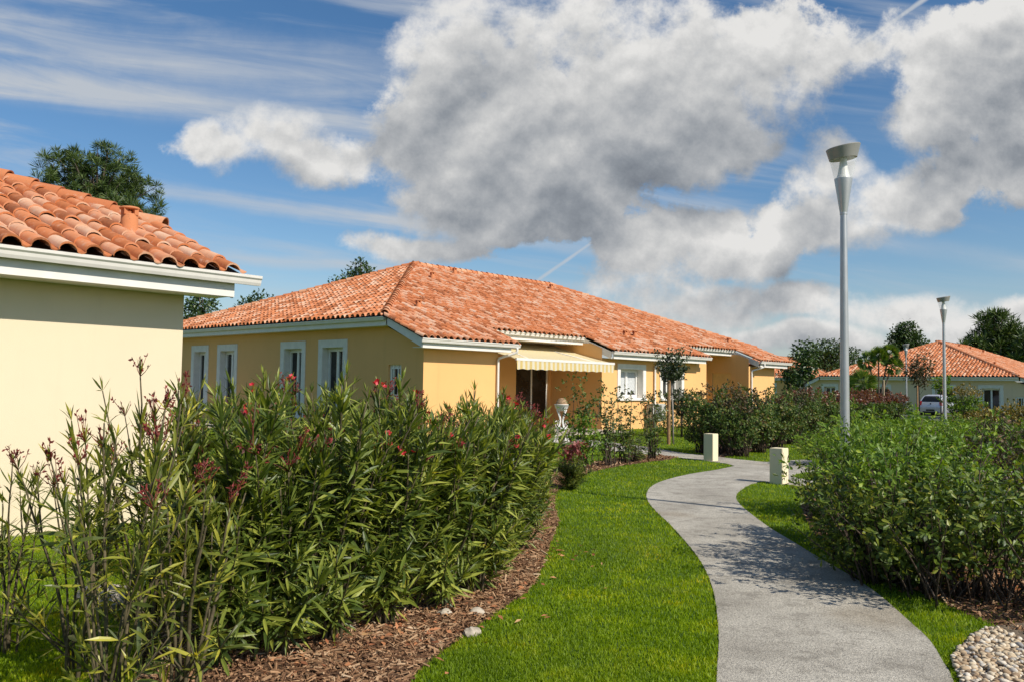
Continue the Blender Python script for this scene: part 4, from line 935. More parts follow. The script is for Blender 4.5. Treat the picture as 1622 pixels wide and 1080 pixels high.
NR = [(1346, 860, 0, 1.0, 'dark glossy hedge shrub at the left end beside the path bend, near the lamp'), (1380, 890, 1, 1.0, 'dark glossy hedge shrub throwing shade on the path, second from the bend'),
      (1414, 924, 2, .98, 'dark glossy hedge shrub in the middle of the front row right of the path'), (1482, 946, 3, .92, 'thin dark hedge shrub with red leaf litter under it'), (1572, 952, 3, .92, 'open leggy hedge shrub above the pebbles'), (1668, 965, 3, .9, 'dark hedge shrub cut by the right picture edge'),
      (1350, 812, 1, .92, 'dark hedge shrub nearest the second cream post'), (1378, 822, 2, 1.0, 'dark hedge shrub right against the tall lamp pole'), (1432, 832, 0, 1.0, 'dark hedge shrub in the rear row right of the lamp pole'), (1490, 850, 3, .95, 'dark hedge shrub at the right end of the rear row before the side path'), (1480, 890, 2, .95, 'dark hedge shrub between the two rows above red leaf litter')]
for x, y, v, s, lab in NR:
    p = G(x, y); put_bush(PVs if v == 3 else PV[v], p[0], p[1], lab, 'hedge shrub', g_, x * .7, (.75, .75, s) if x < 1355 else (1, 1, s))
g_ = 'bright green rounded hedge beyond the side path'
for k, (x, y, s) in enumerate([(1318, 737, .82), (1372, 734, .95), (1428, 731, 1.02), (1486, 728, 1.1), (1545, 724, 1.12), (1604, 722, 1.1), (1660, 720, 1.1), (1400, 722, 1.0), (1460, 719, 1.1), (1520, 716, 1.15)]):
    p = G(x, y); put_bush(BV[k % 2], p[0], p[1], ['bright green shrub behind the lamp pole, left end of the rounded hedge', 'bright green shrub just right of the lamp pole', 'bright green shrub in the front row, third from the lamp pole', 'bright green shrub in the front row below the silver car', 'bright green shrub in the front row right of the second lamp', 'bright green shrub before the golden hedge', 'bright green shrub at the right picture edge', 'bright green shrub in the rear row nearest the lamp pole', 'bright green shrub in the rear row directly below the car bumper', 'bright green shrub in the rear row right of the car'][k], 'hedge shrub', g_, k * 1.7, (1.05, 1.05, s * (.84 if 3 <= k <= 5 or k > 7 else .92)))
DR = variant(230, (DKRED, DKRED), rx=.7, ry=.7, h=1.25, ntip=420, per=8, ll=.06, lw=.016, toph=.9)
p = G(1618, 792); put_bush(DR, p[0], p[1], 'dark reddish bush at the right edge beside the side path', 'bush', None, .4, name='bush')
PHV = [variant(240 + i, (PHOT, PHOT if i < 2 else DKRED), rx=.62, ry=.55, h=1.35, ntip=330, per=8, ll=.085, lw=.026, toph=.8, near=False, z0=.2, rough=.2) for i in range(3)]
g_ = 'leafy mixed hedge behind the cream posts'
mid = [(1118, 716, 1.0), (1148, 718, 1.06), (1172, 722, 1.08), (1200, 716, 1.1), (1228, 710, 1.12), (1254, 703, 1.1), (1278, 697, 1.12), (1302, 692, 1.1)]
for k, (x, y, s) in enumerate(mid):
    p = G(x, y); put_bush(PHV[k % 3], p[0], p[1], 'leafy hedge shrub at the left end right behind the first cream post' if k == 0 else f'leafy hedge shrub, {ordn[k - 1]} from the first cream post' if k < 7 else 'leafy hedge shrub at the right end near the lamp pole', 'hedge shrub', g_, k * 2.1, (1, 1, s))
RPV = [variant(250 + i, (PHOT, PHOTR), rx=.85, ry=.8, h=1.5, ntip=300, per=8, ll=.11, lw=.034, toph=.66, near=False, z0=.1) for i in range(2)]
g_ = 'red tipped hedge before the beige house'
far_ = [(1262, 677), (1290, 673), (1318, 671), (1345, 669), (1370, 667.5), (1394, 666), (1416, 665)]
for k, (x, y) in enumerate(far_):
    p = G(x, y); put_bush(RPV[k % 2], p[0], p[1], ['red tipped hedge shrub against the right end of the ochre house', 'red tipped hedge shrub left of the lamp pole below the distant house', 'red tipped hedge shrub just left of the tall lamp pole', 'red tipped hedge shrub just right of the tall lamp pole', 'red tipped hedge shrub below the tufted palm', 'red tipped hedge shrub left of the farthest lamp, second from it', 'red tipped hedge shrub beside the farthest lamp'][k], 'hedge shrub', g_, k * 1.3, (1.25, 1.25, 1.08))
def spot(px, Y): d = ray(px, 620); return d[0] / d[1] * Y, Y
TALLR = variant(260, (DKRED, DKRED), rx=1.0, ry=.9, h=1.9, ntip=420, per=8, ll=.095, lw=.028, toph=.8, near=False, shape='ball')
x, y = spot(1152, 28.5); put_bush(TALLR, x, y, 'tall dark red photinia before the painted door panel', 'bush', None, 0, (1, 1, 1), 'bush')
TOP = variant(261, (BALL, BALL), rx=.55, ry=.55, h=.95, ntip=260, per=8, ll=.07, lw=.022, toph=.9, near=False, shape='ball')
x, y = spot(1080, 29.0); o = put_bush(TOP, x, y, 'dark round shrub on a bare stem behind the staked tree', 'shrub', None, .3, (1.25, 1.25, 1.0), 'shrub'); o.location.z = .75
nb = NB(); nb.tube([(0, 0, -.75), (0, 0, .3)], .03, 6); nb.build('trunk', BARK, o)
LP = variant(262, (PHOT, PALED), rx=.6, ry=.5, h=.9, ntip=120, per=6, ll=.08, lw=.022, toph=.8, near=False)
for x_, Y_, lab in ((1058, 31, 'thin leafy plant against the ochre wall left of the staked tree'), (1105, 30, 'thin leafy plant against the ochre wall right of the dark round shrub')):
    x, y = spot(x_, Y_); put_bush(LP, x, y, lab, 'plant', None, 0, (1.2, 1.2, 1.2), 'wall_plant')
GV = [variant(270 + i, (YHEDGE, YHEDGE), rx=1.0, ry=.9, h=1.2, ntip=330, per=8, ll=.10, lw=.03, toph=.9, near=False, shape='ball') for i in range(2)]
for k, (x_, Y_, s) in enumerate([(1552, 31, .95), (1588, 29, 1.0), (1622, 28, 1.12), (1650, 27, 1.15)]):
    x, y = spot(x_, Y_); put_bush(GV[k % 2], x, y, ['golden leaved bush at the left end of the golden row', 'golden leaved bush second in the golden row', 'golden leaved bush third in the row at the picture edge', 'golden leaved bush cut by the right picture edge'][k], 'bush', 'golden bushes below the beige house', k, (1.0, 1.0, s), 'bush')
CARB = variant(280, (PITTB, YHEDGE), rx=1.2, ry=1.1, h=2.0, ntip=420, per=8, ll=.13, lw=.04, toph=.75, near=False, shape='ball')
x, y = spot(1527, 52); put_bush(CARB, x, y, 'round yellow green bush right beside the silver car', 'bush', None, 0, (1, 1, 1), 'bush')
x, y = spot(1350, 60); put_bush(CARB, x, y, 'yellow green bush behind the lamp pole before the beige wall', 'bush', None, 2, (.9, .9, 1.05), 'bush')
# young upright shrubs along the wood chip strip
YV = [variant(290 + i, (PHOT, PALED), rx=.24, ry=.22, h=1.4, ntip=115, per=9, ll=.064, lw=.018, toph=.55, rough=.25, z0=.06, tw=7) for i in range(3)]
YD = variant(295, (PITTB, PHOT), rx=.33, ry=.3, h=1.5, ntip=190, per=9, ll=.066, lw=.019, toph=.7, rough=.25, z0=.08, tw=7)
for k, (x, y, top, v, lab) in enumerate([(918, 748, 618, 3, 'young bushy shrub beside the white ornamental stand'), (962, 738, 625, 0, 'thin young shrub left of the front window, in wood chips'), (990, 734, 637, 1, 'thin young shrub below the front window, in wood chips'), (1034, 727, 626, 2, 'young shrub before the wall unit, last in the wood chip strip'), (1010, 731, 690, 1, 'very small shoot between two young shrubs')]):
    p = G(x, y); hor = 599 + x * .01482; z = EYE - (top - hor) * p[1] / F
    var = YD if v == 3 else YV[v]
    put_bush(var, p[0], p[1], lab, 'young shrub', 'young shrubs in the wood chip strip', k, (1.1, 1.1, z / (1.5 if v == 3 else 1.4)), 'young_shrub')
PK = variant(299, (PHOTR, PHOTR), rx=.25, ry=.25, h=.62, ntip=40, per=7, ll=.085, lw=.022, toph=.9, z0=.15)
PKM = leaf_mat('pink_leaf', [(0, (.12, .03, .03)), (.5, (.3, .07, .07)), (1, (.42, .2, .15))], .3, .5)
for _, me in PK:
    if _ != 'stem': me.materials[0] = PKM
p = G(905, 750); put_bush(PK, p[0], p[1], 'small plant with pink red leaves at the hedge end', 'plant', None, 0, (1, 1, 1.15), 'red_leaf_plant')

# ------------------------------------------------------------------ trees
def tree(name, px, Y, label, crown, h, tr, mats, seed, kind='leaf', ncl=120, per=26, ll=.2, lw=.06, clr=.5, group=None, trunk_mat=None, lean=0.0):
    """crown: list of (dx, dz, rx, rz) lobes in metres about the trunk foot; limbs run to the leaf clumps"""
    rng = np.random.default_rng(seed); x, y = spot(px, Y); root = thing(name, (x, y, 0), label, 'tree', group)
    tk, fo = NB(), NB(); zc = min(c[1] for c in crown)
    tp = np.array([[0, 0, -.1], [lean * .2, 0, zc * .5], [lean * .6, .05, zc], [lean, 0, h * .86]]); tp = smooth_line(tp, 5); tk.tube(tp, np.linspace(tr, tr * .25, len(tp)), 8)
    vol = np.array([c[2] ** 2 * c[3] for c in crown]); cnt = np.maximum(4, (ncl * vol / vol.sum()).astype(int)); Cs, outs = [], []
    for (dx, dz, rx, rz), n in zip(crown, cnt):
        d = rdir(rng, n); r = rng.random(n) ** .38
        Cs.append(np.stack([dx + d[:, 0] * rx * r, d[:, 1] * rx * .85 * r, dz + d[:, 2] * rz * r], -1)); outs.append(d)
    Cs, outs = np.concatenate(Cs), np.concatenate(outs)
    for k in range(0, len(Cs), 3):
        i = int(np.clip((Cs[k, 2] * .75) / (h * .86) * (len(tp) - 1), 3, len(tp) - 2)); tk.tube(curve_pts(tp[i], Cs[k], 5, 0, .8), np.linspace(tr * .3, tr * .06, 5), 5)
    sz = clr * rng.uniform(.6, 1.25, len(Cs)); P = np.repeat(Cs, per, 0); n = len(P); dd = rdir(rng, n); s_ = np.repeat(sz, per)[:, None]
    if kind == 'pine':
        D = unit(dd + np.array([0, 0, .55])); P2 = P + dd * s_ * .35 * rng.random((n, 1)); cards(fo, P2, D, rdir(rng, n), np.repeat(sz, per) * rng.uniform(.6, 1.2, n), lw * rng.uniform(.6, 1.2, n), fold=.1)
    else:
        P2 = P + dd * s_ * (rng.random((n, 1)) ** .5) * np.array([1, 1, .7]); D = unit(dd + rdir(rng, n) * .7); cards(fo, P2, D, dd + np.array([0, 0, .6]), ll * rng.uniform(.6, 1.3, n), lw * rng.uniform(.7, 1.2, n))
    tk.build('trunk', trunk_mat or BARK, root); fo.build('crown', mats, root); return root
tree('pine_tree', 140, 45, 'tall dark pine behind the near cream roof', [(-1.6, 12.3, 1.9, 1.7), (.4, 12.6, 2.1, 1.6), (1.7, 11.2, 1.9, 1.7), (0, 10.6, 2.6, 1.5), (-1.0, 13.0, 1.2, 1.2), (2.4, 9.8, 1.4, 1.0)], 14.2, .24, PINE, 301, 'pine', 420, 70, lw=.02, clr=.42, trunk_mat=PINEBARK)
tree('oak_tree', 316, 58, 'dark leafy tree under the cream roof corner', [(0, 6.1, 1.4, 1.9), (-.6, 4.8, 1.5, 1.4), (.8, 5.0, .9, 1.3)], 8.0, .2, OAK, 302, ncl=120, ll=.26, lw=.08, clr=.55)
tree('oak_tree', 403, 62, 'leafy treetop over the left hip of the ochre house roof', [(0, 6.6, 1.6, 1.5), (-.9, 5.8, 1.0, 1.1), (1.0, 5.9, 1.2, 1.0)], 8.0, .2, OAK, 303, ncl=110, ll=.26, lw=.08, clr=.55)
tree('oak_tree', 452, 66, 'thin tree tip just above the ochre roof line', [(0, 7.7, .45, .9), (0, 6.6, .9, .7)], 8.9, .12, OAK, 304, ncl=34, ll=.26, lw=.08, clr=.4)
tree('oak_tree', 560, 72, 'dark treetop behind the roof peak of the ochre house', [(.4, 10.8, 1.3, 1.3), (-.8, 9.8, 1.4, 1.0), (1.2, 9.6, 1.3, 1.1), (.1, 9.2, 1.8, 1.0)], 12.3, .22, OAK, 305, ncl=130, ll=.3, lw=.09, clr=.6)
tree('oak_tree', 734, 84, 'tip of a tree just showing over the ochre roof ridge', [(0, 11.6, 1.0, .7), (.3, 10.6, 1.6, .8)], 12.6, .2, OAK, 306, ncl=46, ll=.3, lw=.09, clr=.5)
tree('oak_tree', 1312, 125, 'broad dark tree mass behind the distant small house', [(-2.5, 6.6, 2.4, 2.2), (.8, 7.0, 2.8, 2.3), (3.2, 6.2, 2.0, 2.0), (-4.6, 4.9, 2.2, 2.0), (0, 4.0, 4.6, 2.4)], 9.0, .3, OAK, 307, ncl=330, ll=.42, lw=.14, clr=.95)
tree('oak_tree', 1262, 95, 'dark bushy tree touching the right end of the ochre house', [(-.3, 3.3, 1.5, 1.5), (.5, 2.2, 1.7, 1.6)], 4.8, .18, OAK, 315, ncl=110, ll=.34, lw=.11, clr=.7)
tree('young_tree', 1274, 68, 'slim light green young tree with stakes left of the lamp pole', [(0, 4.9, .75, .75), (.1, 3.7, .95, .9), (-.2, 2.7, .7, .6)], 5.6, .06, [OAK], 308, ncl=60, per=16, ll=.3, lw=.10, clr=.5)
tree('oak_tree', 1437, 112, 'dark oak with rounded top left of the beige roof peak', [(.1, 9.4, 1.5, 1.7), (-.5, 8.0, 1.6, 1.5), (.8, 7.8, 1.6, 1.6), (-1.6, 8.9, .8, .8)], 11.2, .26, OAK, 309, ncl=170, ll=.36, lw=.12, clr=.75)
tree('pine_tree', 1578, 100, 'large dark pine behind the right slope of the beige roof', [(.1, 9.6, 2.2, 1.6), (-1.6, 7.7, 1.8, 1.2), (-3.6, 6.6, 1.4, .9), (1.8, 8.0, 2.2, 1.6), (.3, 7.0, 2.6, 1.1), (3.2, 6.3, 1.8, 1.2), (2.2, 5.2, 2.2, 1.0)], 11.4, .26, PINE, 310, 'pine', 300, 40, lw=.06, clr=.85, trunk_mat=PINEBARK)
tree('pine_tree', 1640, 96, 'dark pine cut by the right picture edge', [(.2, 7.0, 2.2, 2.2), (-1.0, 5.0, 2.0, 1.4)], 9.6, .26, PINE, 311, 'pine', 150, 40, lw=.06, clr=.85, trunk_mat=PINEBARK)
tree('oak_tree', 1500, 112, 'low dark tree peeking over the peak of the beige roof', [(0, 5.9, 1.6, 1.0), (2.4, 6.0, 1.5, 1.1)], 7.2, .2, OAK, 312, ncl=70, ll=.36, lw=.12, clr=.7)
tree('young_tree', 1456, 53, 'wispy reddish young tree beside the farthest lamp', [(0, 3.1, .75, .75), (.1, 2.4, .55, .5)], 3.9, .045, [DKRED], 313, ncl=60, per=14, ll=.22, lw=.05, clr=.4)
tree('young_tree', 1490, 52, 'small young tree with thin light green leaves by the second lamp', [(0, 2.3, .6, .45), (.3, 1.9, .5, .4)], 2.9, .04, [PITTB], 316, ncl=26, per=12, ll=.2, lw=.06, clr=.35)
# clipped ball tree with its stake
x, y = spot(1064, 25.3); root = thing('ball_headed_tree', (x, y, 0), 'small clipped ball headed tree on a thin grey trunk', 'tree')
nb = NB(); nb.tube([(0.05, 0, -.05), (.04, 0, .8), (.0, 0, 1.7), (0, 0, 2.2)], [.028, .026, .022, .012], 8); nb.build('trunk', plain('grey_bark', (.34, .31, .27), .9, .2, scale=15), root)
st, lo, hi = bush(314, .45, .45, .98, 230, 8, .085, .026, 0.0, 'ball', True, 1.2, near=False, rough=.28)
for b_ in (st, lo): b_.v = [v + np.array([0, 0, 1.78]) for v in b_.v]
lo.build('crown', BALL, root)
x2, y2 = spot(1059.5, 25.1); nb = NB(); nb.lathe([(.054, -.05), (.054, 1.83), (.04, 1.9), (0.01, 1.91)], 10); o = nb.build('tree_stake', STAKE); o.location = (x2, y2, 0); tag(o, 'thick brown wooden stake beside the ball headed tree', 'stake')
nb = NB(); k = (x - x2, y - y2); nb.tube([(-.07, -.05, 1.5), (k[0] + .03, k[1] - .05, 1.5), (k[0] + .05, k[1] + .03, 1.5), (-.05, .08, 1.5)], .018, 6); nb.build('strap', DARK, o)
# stakes of the far young trees
for k, (px, Y, hz, lab) in enumerate([(1262, 67, 1.75, 'pale stake left of the slim young tree'), (1279, 66.5, 1.85, 'pale stake right of the slim young tree'), (1380, 57, 2.4, 'pale stake left of the palm trunk'), (1400, 57.5, 2.4, 'pale stake right of the palm trunk'), (1453, 51.5, 2.0, 'brown stake behind the silver car, beside the farthest lamp')]):
    x, y = spot(px, Y); nb = NB(); nb.lathe([(.05, -.05), (.05, hz), (.035, hz + .05), (.005, hz + .06)], 8); o = nb.build('tree_stake', STAKE if k == 4 else plain('pale_wood', (.42, .32, .2), .85, .2)); o.location = (x, y, 0); tag(o, lab, 'stake', 'stakes of the young trees')
# palms
def palm(px, Y, heads, label, seed, tr=.07, fan=.62, nfr=26):
    rng = np.random.default_rng(seed); x, y = spot(px, Y); root = thing('palm_tree', (x, y, 0), label, 'palm'); tk, fo = NB(), NB()
    for hx, hz in heads:
        tk.tube(smooth_line([(hx * .1, 0, -.05), (hx * .35, 0, hz * .5), (hx, 0, hz)], 4), tr, 7)
        n = nfr; d = unit(rdir(rng, n) + np.array([0, 0, .35]))
        for k in range(n):
            e1 = unit(np.cross(d[k], rdir(rng, 1)[0])); m = 9; th = np.linspace(-.8, .8, m)
            D = np.cos(th)[:, None] * d[k] + np.sin(th)[:, None] * e1; c = np.array([hx, 0, hz]) + d[k] * fan * .35
            tk.tube([(hx, 0, hz), c], .012, 4, mi=1); cards(fo, np.tile(c, (m, 1)), D - np.array([0, 0, .1]), np.tile(np.cross(d[k], e1), (m, 1)), fan * .6, .035)
    tk.build('trunk', [BARK, PALM], root); fo.build('crown', PALM, root)
palm(1392, 58, [(-.75, 3.75), (0.0, 4.05), (.75, 4.2), (.95, 3.4)], 'tall palm with several tufted heads before the beige roof', 331, .05, .85, 34)
palm(1366, 54, [(0, 2.15)], 'short tufted palm right of the lamp pole', 332, .06, 1.15, 60)
#%%PART5
# ------------------------------------------------------------------ bollards, lamps, wall unit, stand, fence
BOLM = render_wall('bollard_render', (0.80, 0.69, 0.47))
def bollard(px, py, label):
    p = G(px, py); bm = bmesh.new(); bmesh.ops.create_cube(bm, size=1)
    for v in bm.verts: v.co = Vector((v.co.x * .25, v.co.y * .24, (v.co.z + .5) * .66 - .03))
    bmesh.ops.bevel(bm, geom=[e for e in bm.edges], offset=.008, segments=2, affect='EDGES')
    me = bpy.data.meshes.new('bollard'); bm.to_mesh(me); bm.free(); me.materials.append(BOLM); o = obj('bollard', me); o.location = (p[0], p[1], 0); o.rotation_euler.z = RZM; tag(o, label, 'bollard', 'cream posts beside the path')
    return o
bollard(1126, 729.5, 'farther cream block post on the lawn tip, in front of the leafy hedge'); bollard(1234, 765.5, 'nearer cream block post at the path bend beside the dark glossy hedge')
ALU = plain('lamp_aluminium', (0.52, 0.51, 0.50), 0.42, 0.06, 0.65); CAPM = plain('lamp_cap_metal', (0.33, 0.315, 0.29), 0.5, 0.06, 0.3); REFL = plain('lamp_reflector', (0.80, 0.79, 0.74), 0.35, 0.03); REFG = plain('lamp_ring_gold', (0.30, 0.25, 0.14), 0.3, 0.1, 0.6)
CLEAR, ntc, bc = mat('clear_cover', (0.9, 0.92, 0.92), 0.05)
tb = ntc.nodes.new('ShaderNodeBsdfTransparent'); mxc = ntc.nodes.new('ShaderNodeMixShader'); mxc.inputs[0].default_value = 0.10
ntc.links.new(tb.outputs[0], mxc.inputs[1]); ntc.links.new(bc.outputs[0], mxc.inputs[2]); ntc.links.new(mxc.outputs[0], ntc.nodes['Material Output'].inputs[0])
def lamp(x, y, H, label, rz=0.0):
    o = thing('street_lamp', (x, y, 0), label, 'street lamp', 'street lamps of the estate', rz)
    nb = NB(); nb.lathe([(.10, -.05), (.10, .02), (.066, .03), (.063, .5), (.056, 1.9), (.042, H - .92), (.047, H - .915), (.047, H - .89), (.04, H - .885)], 20); nb.lathe([(.045, H - .9), (.112, H - .46), (.112, H - .445), (.0, H - .44)], 24)
    nb.build('pole', ALU, o); sharp(o.children[0], 35)
    nb = NB(); nb.box(-.03, .03, -.0685, -.060, .55, .85); nb.box(-.018, .018, -.0705, -.0683, .80, .82); nb.build('hatch', ALU, o)
    nb = NB(); nb.lathe([(.088, H - .44), (.072, H - .39), (.05, H - .27), (.043, H - .20), (.05, H - .12)], 20); nb.build('reflector', REFL, o)
    nb = NB(); nb.lathe([(.113, H - .45), (.172, H - .19)], 28); nb.lathe([(.168, H - .19), (.109, H - .45)], 28); nb.build('glass_cover', CLEAR, o)
    def tilt(v):
        v = v.copy(); w = v[:, 2] > H - .12; v[w, 2] += v[w, 0] * .20 ; v[~w, 2] += v[~w, 0] * .13; return v
    nb = NB(); nb.lathe([(.172, H - .185), (.214, H - .03), (.208, H - .022), (.0, H - .028)], 32, 0, T=tilt); nb.lathe([(.0, H - .172), (.166, H - .182), (.172, H - .185)], 32, 1, T=tilt); sharp(nb.build('lamp_cap', [CAPM, REFG], o), 35)
    return o
lamp(4.29, 10.9, 4.85, 'tall street lamp rising from the dark glossy hedge, nearest of the three', .2)
lamp(28.3 * .5115, 28.3, 4.86, 'street lamp in front of the silver car and beige house, second in distance', .2)
lamp(56.2 * .4665, 56.2, 4.83, 'slim farthest street lamp left of the silver car', .2)
def local_mid(s, t): c, s_ = math.cos(RZM), math.sin(RZM); return OM[0] + s * c - t * s_, OM[1] + s * s_ + t * c
def wall_unit():
    x, y = local_mid(12.05, -.06); o = thing('air_conditioner', (x, y, .3), 'grey outdoor cooling unit low on the ochre wall behind young shrubs', 'air conditioner', None, RZM)
    nb = NB(); nb.box(0, .95, -.36, -.04, .04, .72); nb.box(.1, .14, -.34, .06, 0, .04); nb.box(.8, .84, -.34, .06, 0, .04); nb.build('casing', plain('unit_casing', (.5, .48, .43), .5, .08), o)
    nb = NB(); nb.box(.06, .62, -.367, -.361, .1, .66); nb.build('grille', DARK, o)
    nb = NB()
    for k in range(9): nb.box(.07, .61, -.378, -.368, .13 + k * .06, .15 + k * .06)
    for r in (.2,): pass
    nb.build('grille_bar', plain('grille_grey', (.3, .3, .28), .5), o)
wall_unit()
def stand():
    x, y = spot(890, 25.3); o = thing('ornamental_stand', (x, y, 0), 'white curly metal plant stand holding a bowl on the lawn by the terrace', 'plant stand'); wm = plain('white_enamel', (.76, .74, .70), .45, .06)
    nb = NB()
    for k in range(4):
        a = k * math.pi / 2 + .5; d = lambda r, z: (r * math.cos(a), r * math.sin(a), z)
        nb.tube(smooth_line([d(.33, -.02), d(.30, .10), d(.20, .34), d(.10, .52), d(.07, .66), d(.14, .84), d(.22, .97)], 4), .024, 7)
        nb.tube(smooth_line([d(.17, .40), d(.27, .50), d(.29, .60), d(.22, .64), d(.17, .57), d(.21, .52)], 4), .014, 6)
    nb.build('leg', wm, o)
    nb = NB(); nb.lathe([(0, .40), (.235, .40), (.25, .425), (.235, .445), (0, .445)], 24); nb.build('shelf', wm, o)
    nb = NB(); nb.lathe([(.03, .93), (.16, .95), (.24, 1.02), (.275, 1.11), (.295, 1.115), (.295, 1.135), (.26, 1.13), (.1, 1.0), (0, .98)], 28); nb.build('bowl', wm, o)
    p = thing('wicker_dome', (x, y, 1.12), 'brown woven dome resting in the white bowl of the stand', 'basket'); nb = NB()
    nb.lathe([(.215, 0), (.205, .07), (.16, .14), (.09, .185), (0.01, .2)], 24)
    wk = plain('wicker', (.36, .22, .12), .85, .5, scale=60); nb.build('weave', wk, p)
    nb = NB()
    for k in range(5): z = .02 + k * .037; r = .222 * math.sqrt(max(.02, 1 - (z / .205) ** 2)) ; nb.tube([(r * math.cos(t), r * math.sin(t), z) for t in np.linspace(0, 6.283, 25)], .008, 5)
    nb.build('rim', plain('pale_wicker', (.5, .36, .22), .85, .2), p)
    o.scale = (.78, .78, 1.0); p.scale = (.78, .78, 1.0)
stand()
def fence():
    (xa, ya), (xb, yb) = spot(1266, 84), spot(1288, 80); L = math.hypot(xb - xa, yb - ya); a = math.atan2(yb - ya, xb - xa); o = thing('slat_fence', (xa, ya, 0), 'small grey slatted fence beside the beige house end', 'fence', None, a); fm = plain('fence_grey', (.13, .12, .11), .8, .2)
    nb = NB(); n = int(L / .14)
    for k in range(n): nb.box(k * .14, k * .14 + .10, -.012, .012, .05, 1.95)
    nb.build('slat', fm, o); nb = NB()
    for x in (0, L / 2, L): nb.box(x - .05, x + .05, .014, .1, 0, 2.0)
    nb.build('post', fm, o)
fence()
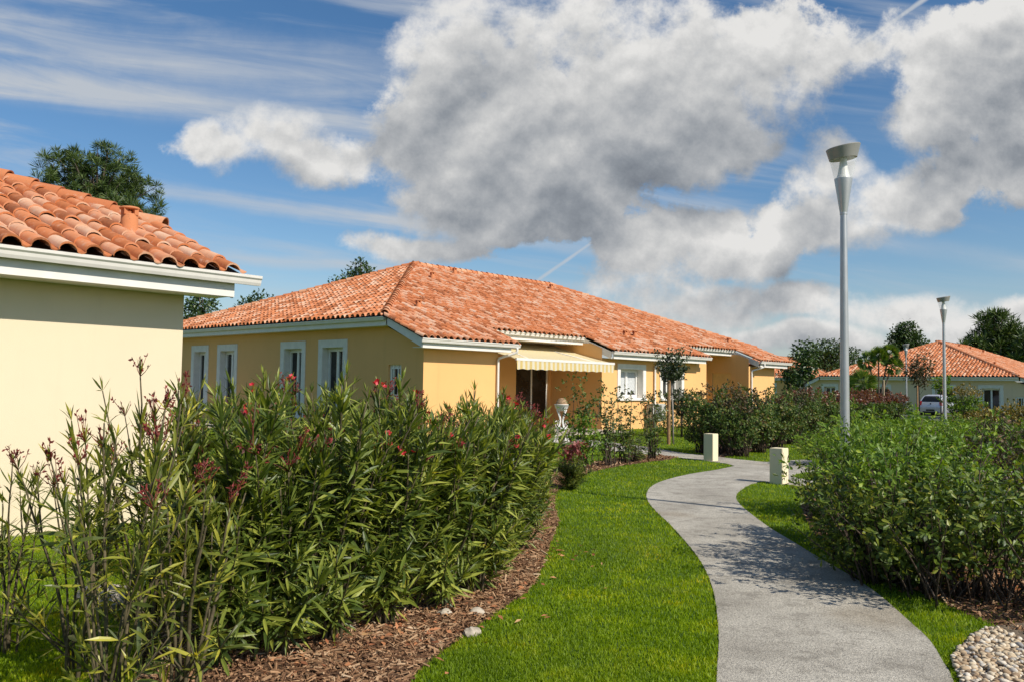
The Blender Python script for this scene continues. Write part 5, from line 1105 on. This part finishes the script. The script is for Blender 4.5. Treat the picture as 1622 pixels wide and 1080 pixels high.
# ------------------------------------------------------------------ silver hatchback seen from behind
def car():
    p = G(1474, 658.2); o = thing('parked_car', (p[0], p[1], 0), 'silver hatchback parked with its rear towards us before the beige house', 'car', None, math.atan2(.73636, .67659))
    paint, ntp, bp = mat('silver_paint', (.66, .67, .70), .3, .45); bp.inputs['Coat Weight'].default_value = .5
    n1 = noise(ntp, 3, 3, vec=objco(ntp)); blk = plain('black_trim', (.02, .02, .02), .5)
    rows = [(.60, .20), (.78, .24), (.83, .42), (.845, .62), (.83, .80), (.80, .95), (.74, 1.12), (.66, 1.30), (.56, 1.42), (.34, 1.49), (0.0, 1.505)]
    rear = np.array([.06, .02, -.02, -.03, .02, .06, .16, .30, .44, .56, .60]); front = np.array([3.66, 3.74, 3.78, 3.76, 3.62, 2.95, 2.60, 2.28, 2.08, 1.98, 1.95])
    S_ = np.array([0, .03, .12, .3, .5, .7, .88, .97, 1.0]); tap = np.array([.90, .955, .99, 1, 1, 1, .98, .92, .84])
    pts = np.array([[[rear[r] + (front[r] - rear[r]) * s, rows[r][0] * t, rows[r][1]] for s, t in zip(S_, tap)] for r in range(len(rows))]); nr, ns = pts.shape[:2]; nb = NB()
    for sg in (1, -1):
        v = pts.copy(); v[..., 1] *= sg; i, j = np.meshgrid(np.arange(nr - 1), np.arange(ns - 1), indexing='ij'); q = np.stack([i * ns + j, i * ns + j + 1, (i + 1) * ns + j + 1, (i + 1) * ns + j], -1).reshape(-1, 4); nb.add(v.reshape(-1, 3), [q if sg < 0 else q[:, ::-1]], 0, True)
    for e in (0, ns - 1):
        v = np.concatenate([pts[:, e] * [1, 1, 1], pts[:, e] * [1, -1, 1]]); k = np.arange(nr - 1); nb.add(v, [np.stack([k, k + 1, k + 1 + nr, k + nr], -1)], 0, True)
    b_ = nb.build('body', paint, o)
    nb = NB(); P = lambda r, f: np.array([pts[r, 0][0] - .014, pts[r, 0][1] * f, pts[r, 0][2]])
    def rowat(z, f): zs = pts[:, 0, 2]; return np.array([np.interp(z, zs, pts[:, 0, 0]) - .012, np.interp(z, zs, pts[:, 0, 1]) * f, z])
    zz = np.linspace(1.0, 1.40, 6); v = np.concatenate([[rowat(z, .88) for z in zz], [rowat(z, -.88) for z in zz]]); k = np.arange(5); nb.add(v, [np.stack([k, k + 1, k + 7, k + 6], -1)], 0, True); nb.build('rear_window', GLASS, o)
    for sg in (1, -1):
        nb = NB(); r0 = [pts[5], pts[8]]
        lo = [np.array([x, np.interp(x, pts[5, :, 0], pts[5, :, 1]) * sg, .985]) for x in (.45, 1.2, 2.0, 2.75)]; hi = [np.array([x, np.interp(x, pts[8, :, 0], pts[8, :, 1]) * sg, 1.39]) for x in (.72, 1.2, 1.8, 2.05)]
        for l_ in (lo, hi):
            for w in l_: w[1] += sg * .016
        v = np.array(lo + hi); k = np.arange(3); nb.add(v, [np.stack([k, k + 1, k + 5, k + 4], -1)]); nb.build('side_window', GLASS, o)
        nb = NB(); v = []
        for z in (.74, .86, .97, 1.04):
            a = rowat(z, .80 if z < 1 else .88); b2 = rowat(z, 1.0); a[1] *= sg; b2[1] *= sg; b2[1] += sg * .012; c_ = b2.copy(); c_[0] += .16 + (z - .74) * .3; c_[1] += sg * .012; v += [a, b2, c_]
        k = np.arange(3) * 3; nb.add(v, [np.concatenate([np.stack([k, k + 1, k + 4, k + 3], -1), np.stack([k + 1, k + 2, k + 5, k + 4], -1)])]); nb.build('tail_light', plain('red_lens', (.45, .03, .03), .2, .1), o)
        nb = NB(); nb.box(2.45, 2.62, min(sg * .86, sg * 1.0), max(sg * .86, sg * 1.0), .98, 1.12); nb.build('wing_mirror', paint, o)
        for wx in (.62, 3.05):
            T = lambda v: np.stack([v[:, 0] + wx, sg * (v[:, 2] + .62), v[:, 1] + .30], -1)
            nb = NB(); nb.lathe([(.19, .0), (.30, .0), (.305, .03), (.305, .17), (.29, .20), (.2, .205)], 24, T=T); w = nb.build('wheel', blk, o); nb = NB(); nb.lathe([(.2, .2), (.19, .19), (.05, .215), (0, .215)], 16, T=T); nb.build('rim', ALU, w)
    nb = NB(); z = .40; nb.box(-.052, -.03, -.70, .70, .33, .56); nb.build('bumper', paint, o)
    nb = NB(); nb.box(-.066, -.054, -.28, .28, .36, .47); nb.build('number_plate', blk, o)
    nb = NB(); q0 = rowat(.86, 0); nb.lathe([(0.001, -.012), (.05, -.01), (.055, 0)], 14, T=lambda v: np.stack([q0[0] + v[:, 2] - .002, v[:, 0], q0[2] + v[:, 1]], -1)); nb.build('emblem', blk, o)
    nb = NB(); nb.box(-.03, .12, -.5, .5, .2, .33); nb.build('lower_trim', blk, o)
car()
def carpark():
    m = plain('asphalt', (.10, .10, .10), .9, .2, scale=3); (x1, y1), (x2, y2), (x3, y3), (x4, y4) = spot(1424, 63), spot(1424, 52), spot(1620, 44), spot(1600, 63)
    tag(sheet('car_park', [(x2, y2), (x3, y3), (x4, y4), (x1, y1)], m, .02, .05), kind='structure')
    nb = NB(); nb.box(0, 9, -.08, .08, -.05, .14); k = nb.build('kerb', plain('kerb_concrete', (.42, .38, .33), .9)); x, y = spot(1428, 53.5); k.location = (x, y, 0); k.rotation_euler.z = -.35; tag(k, kind='structure')
carpark()
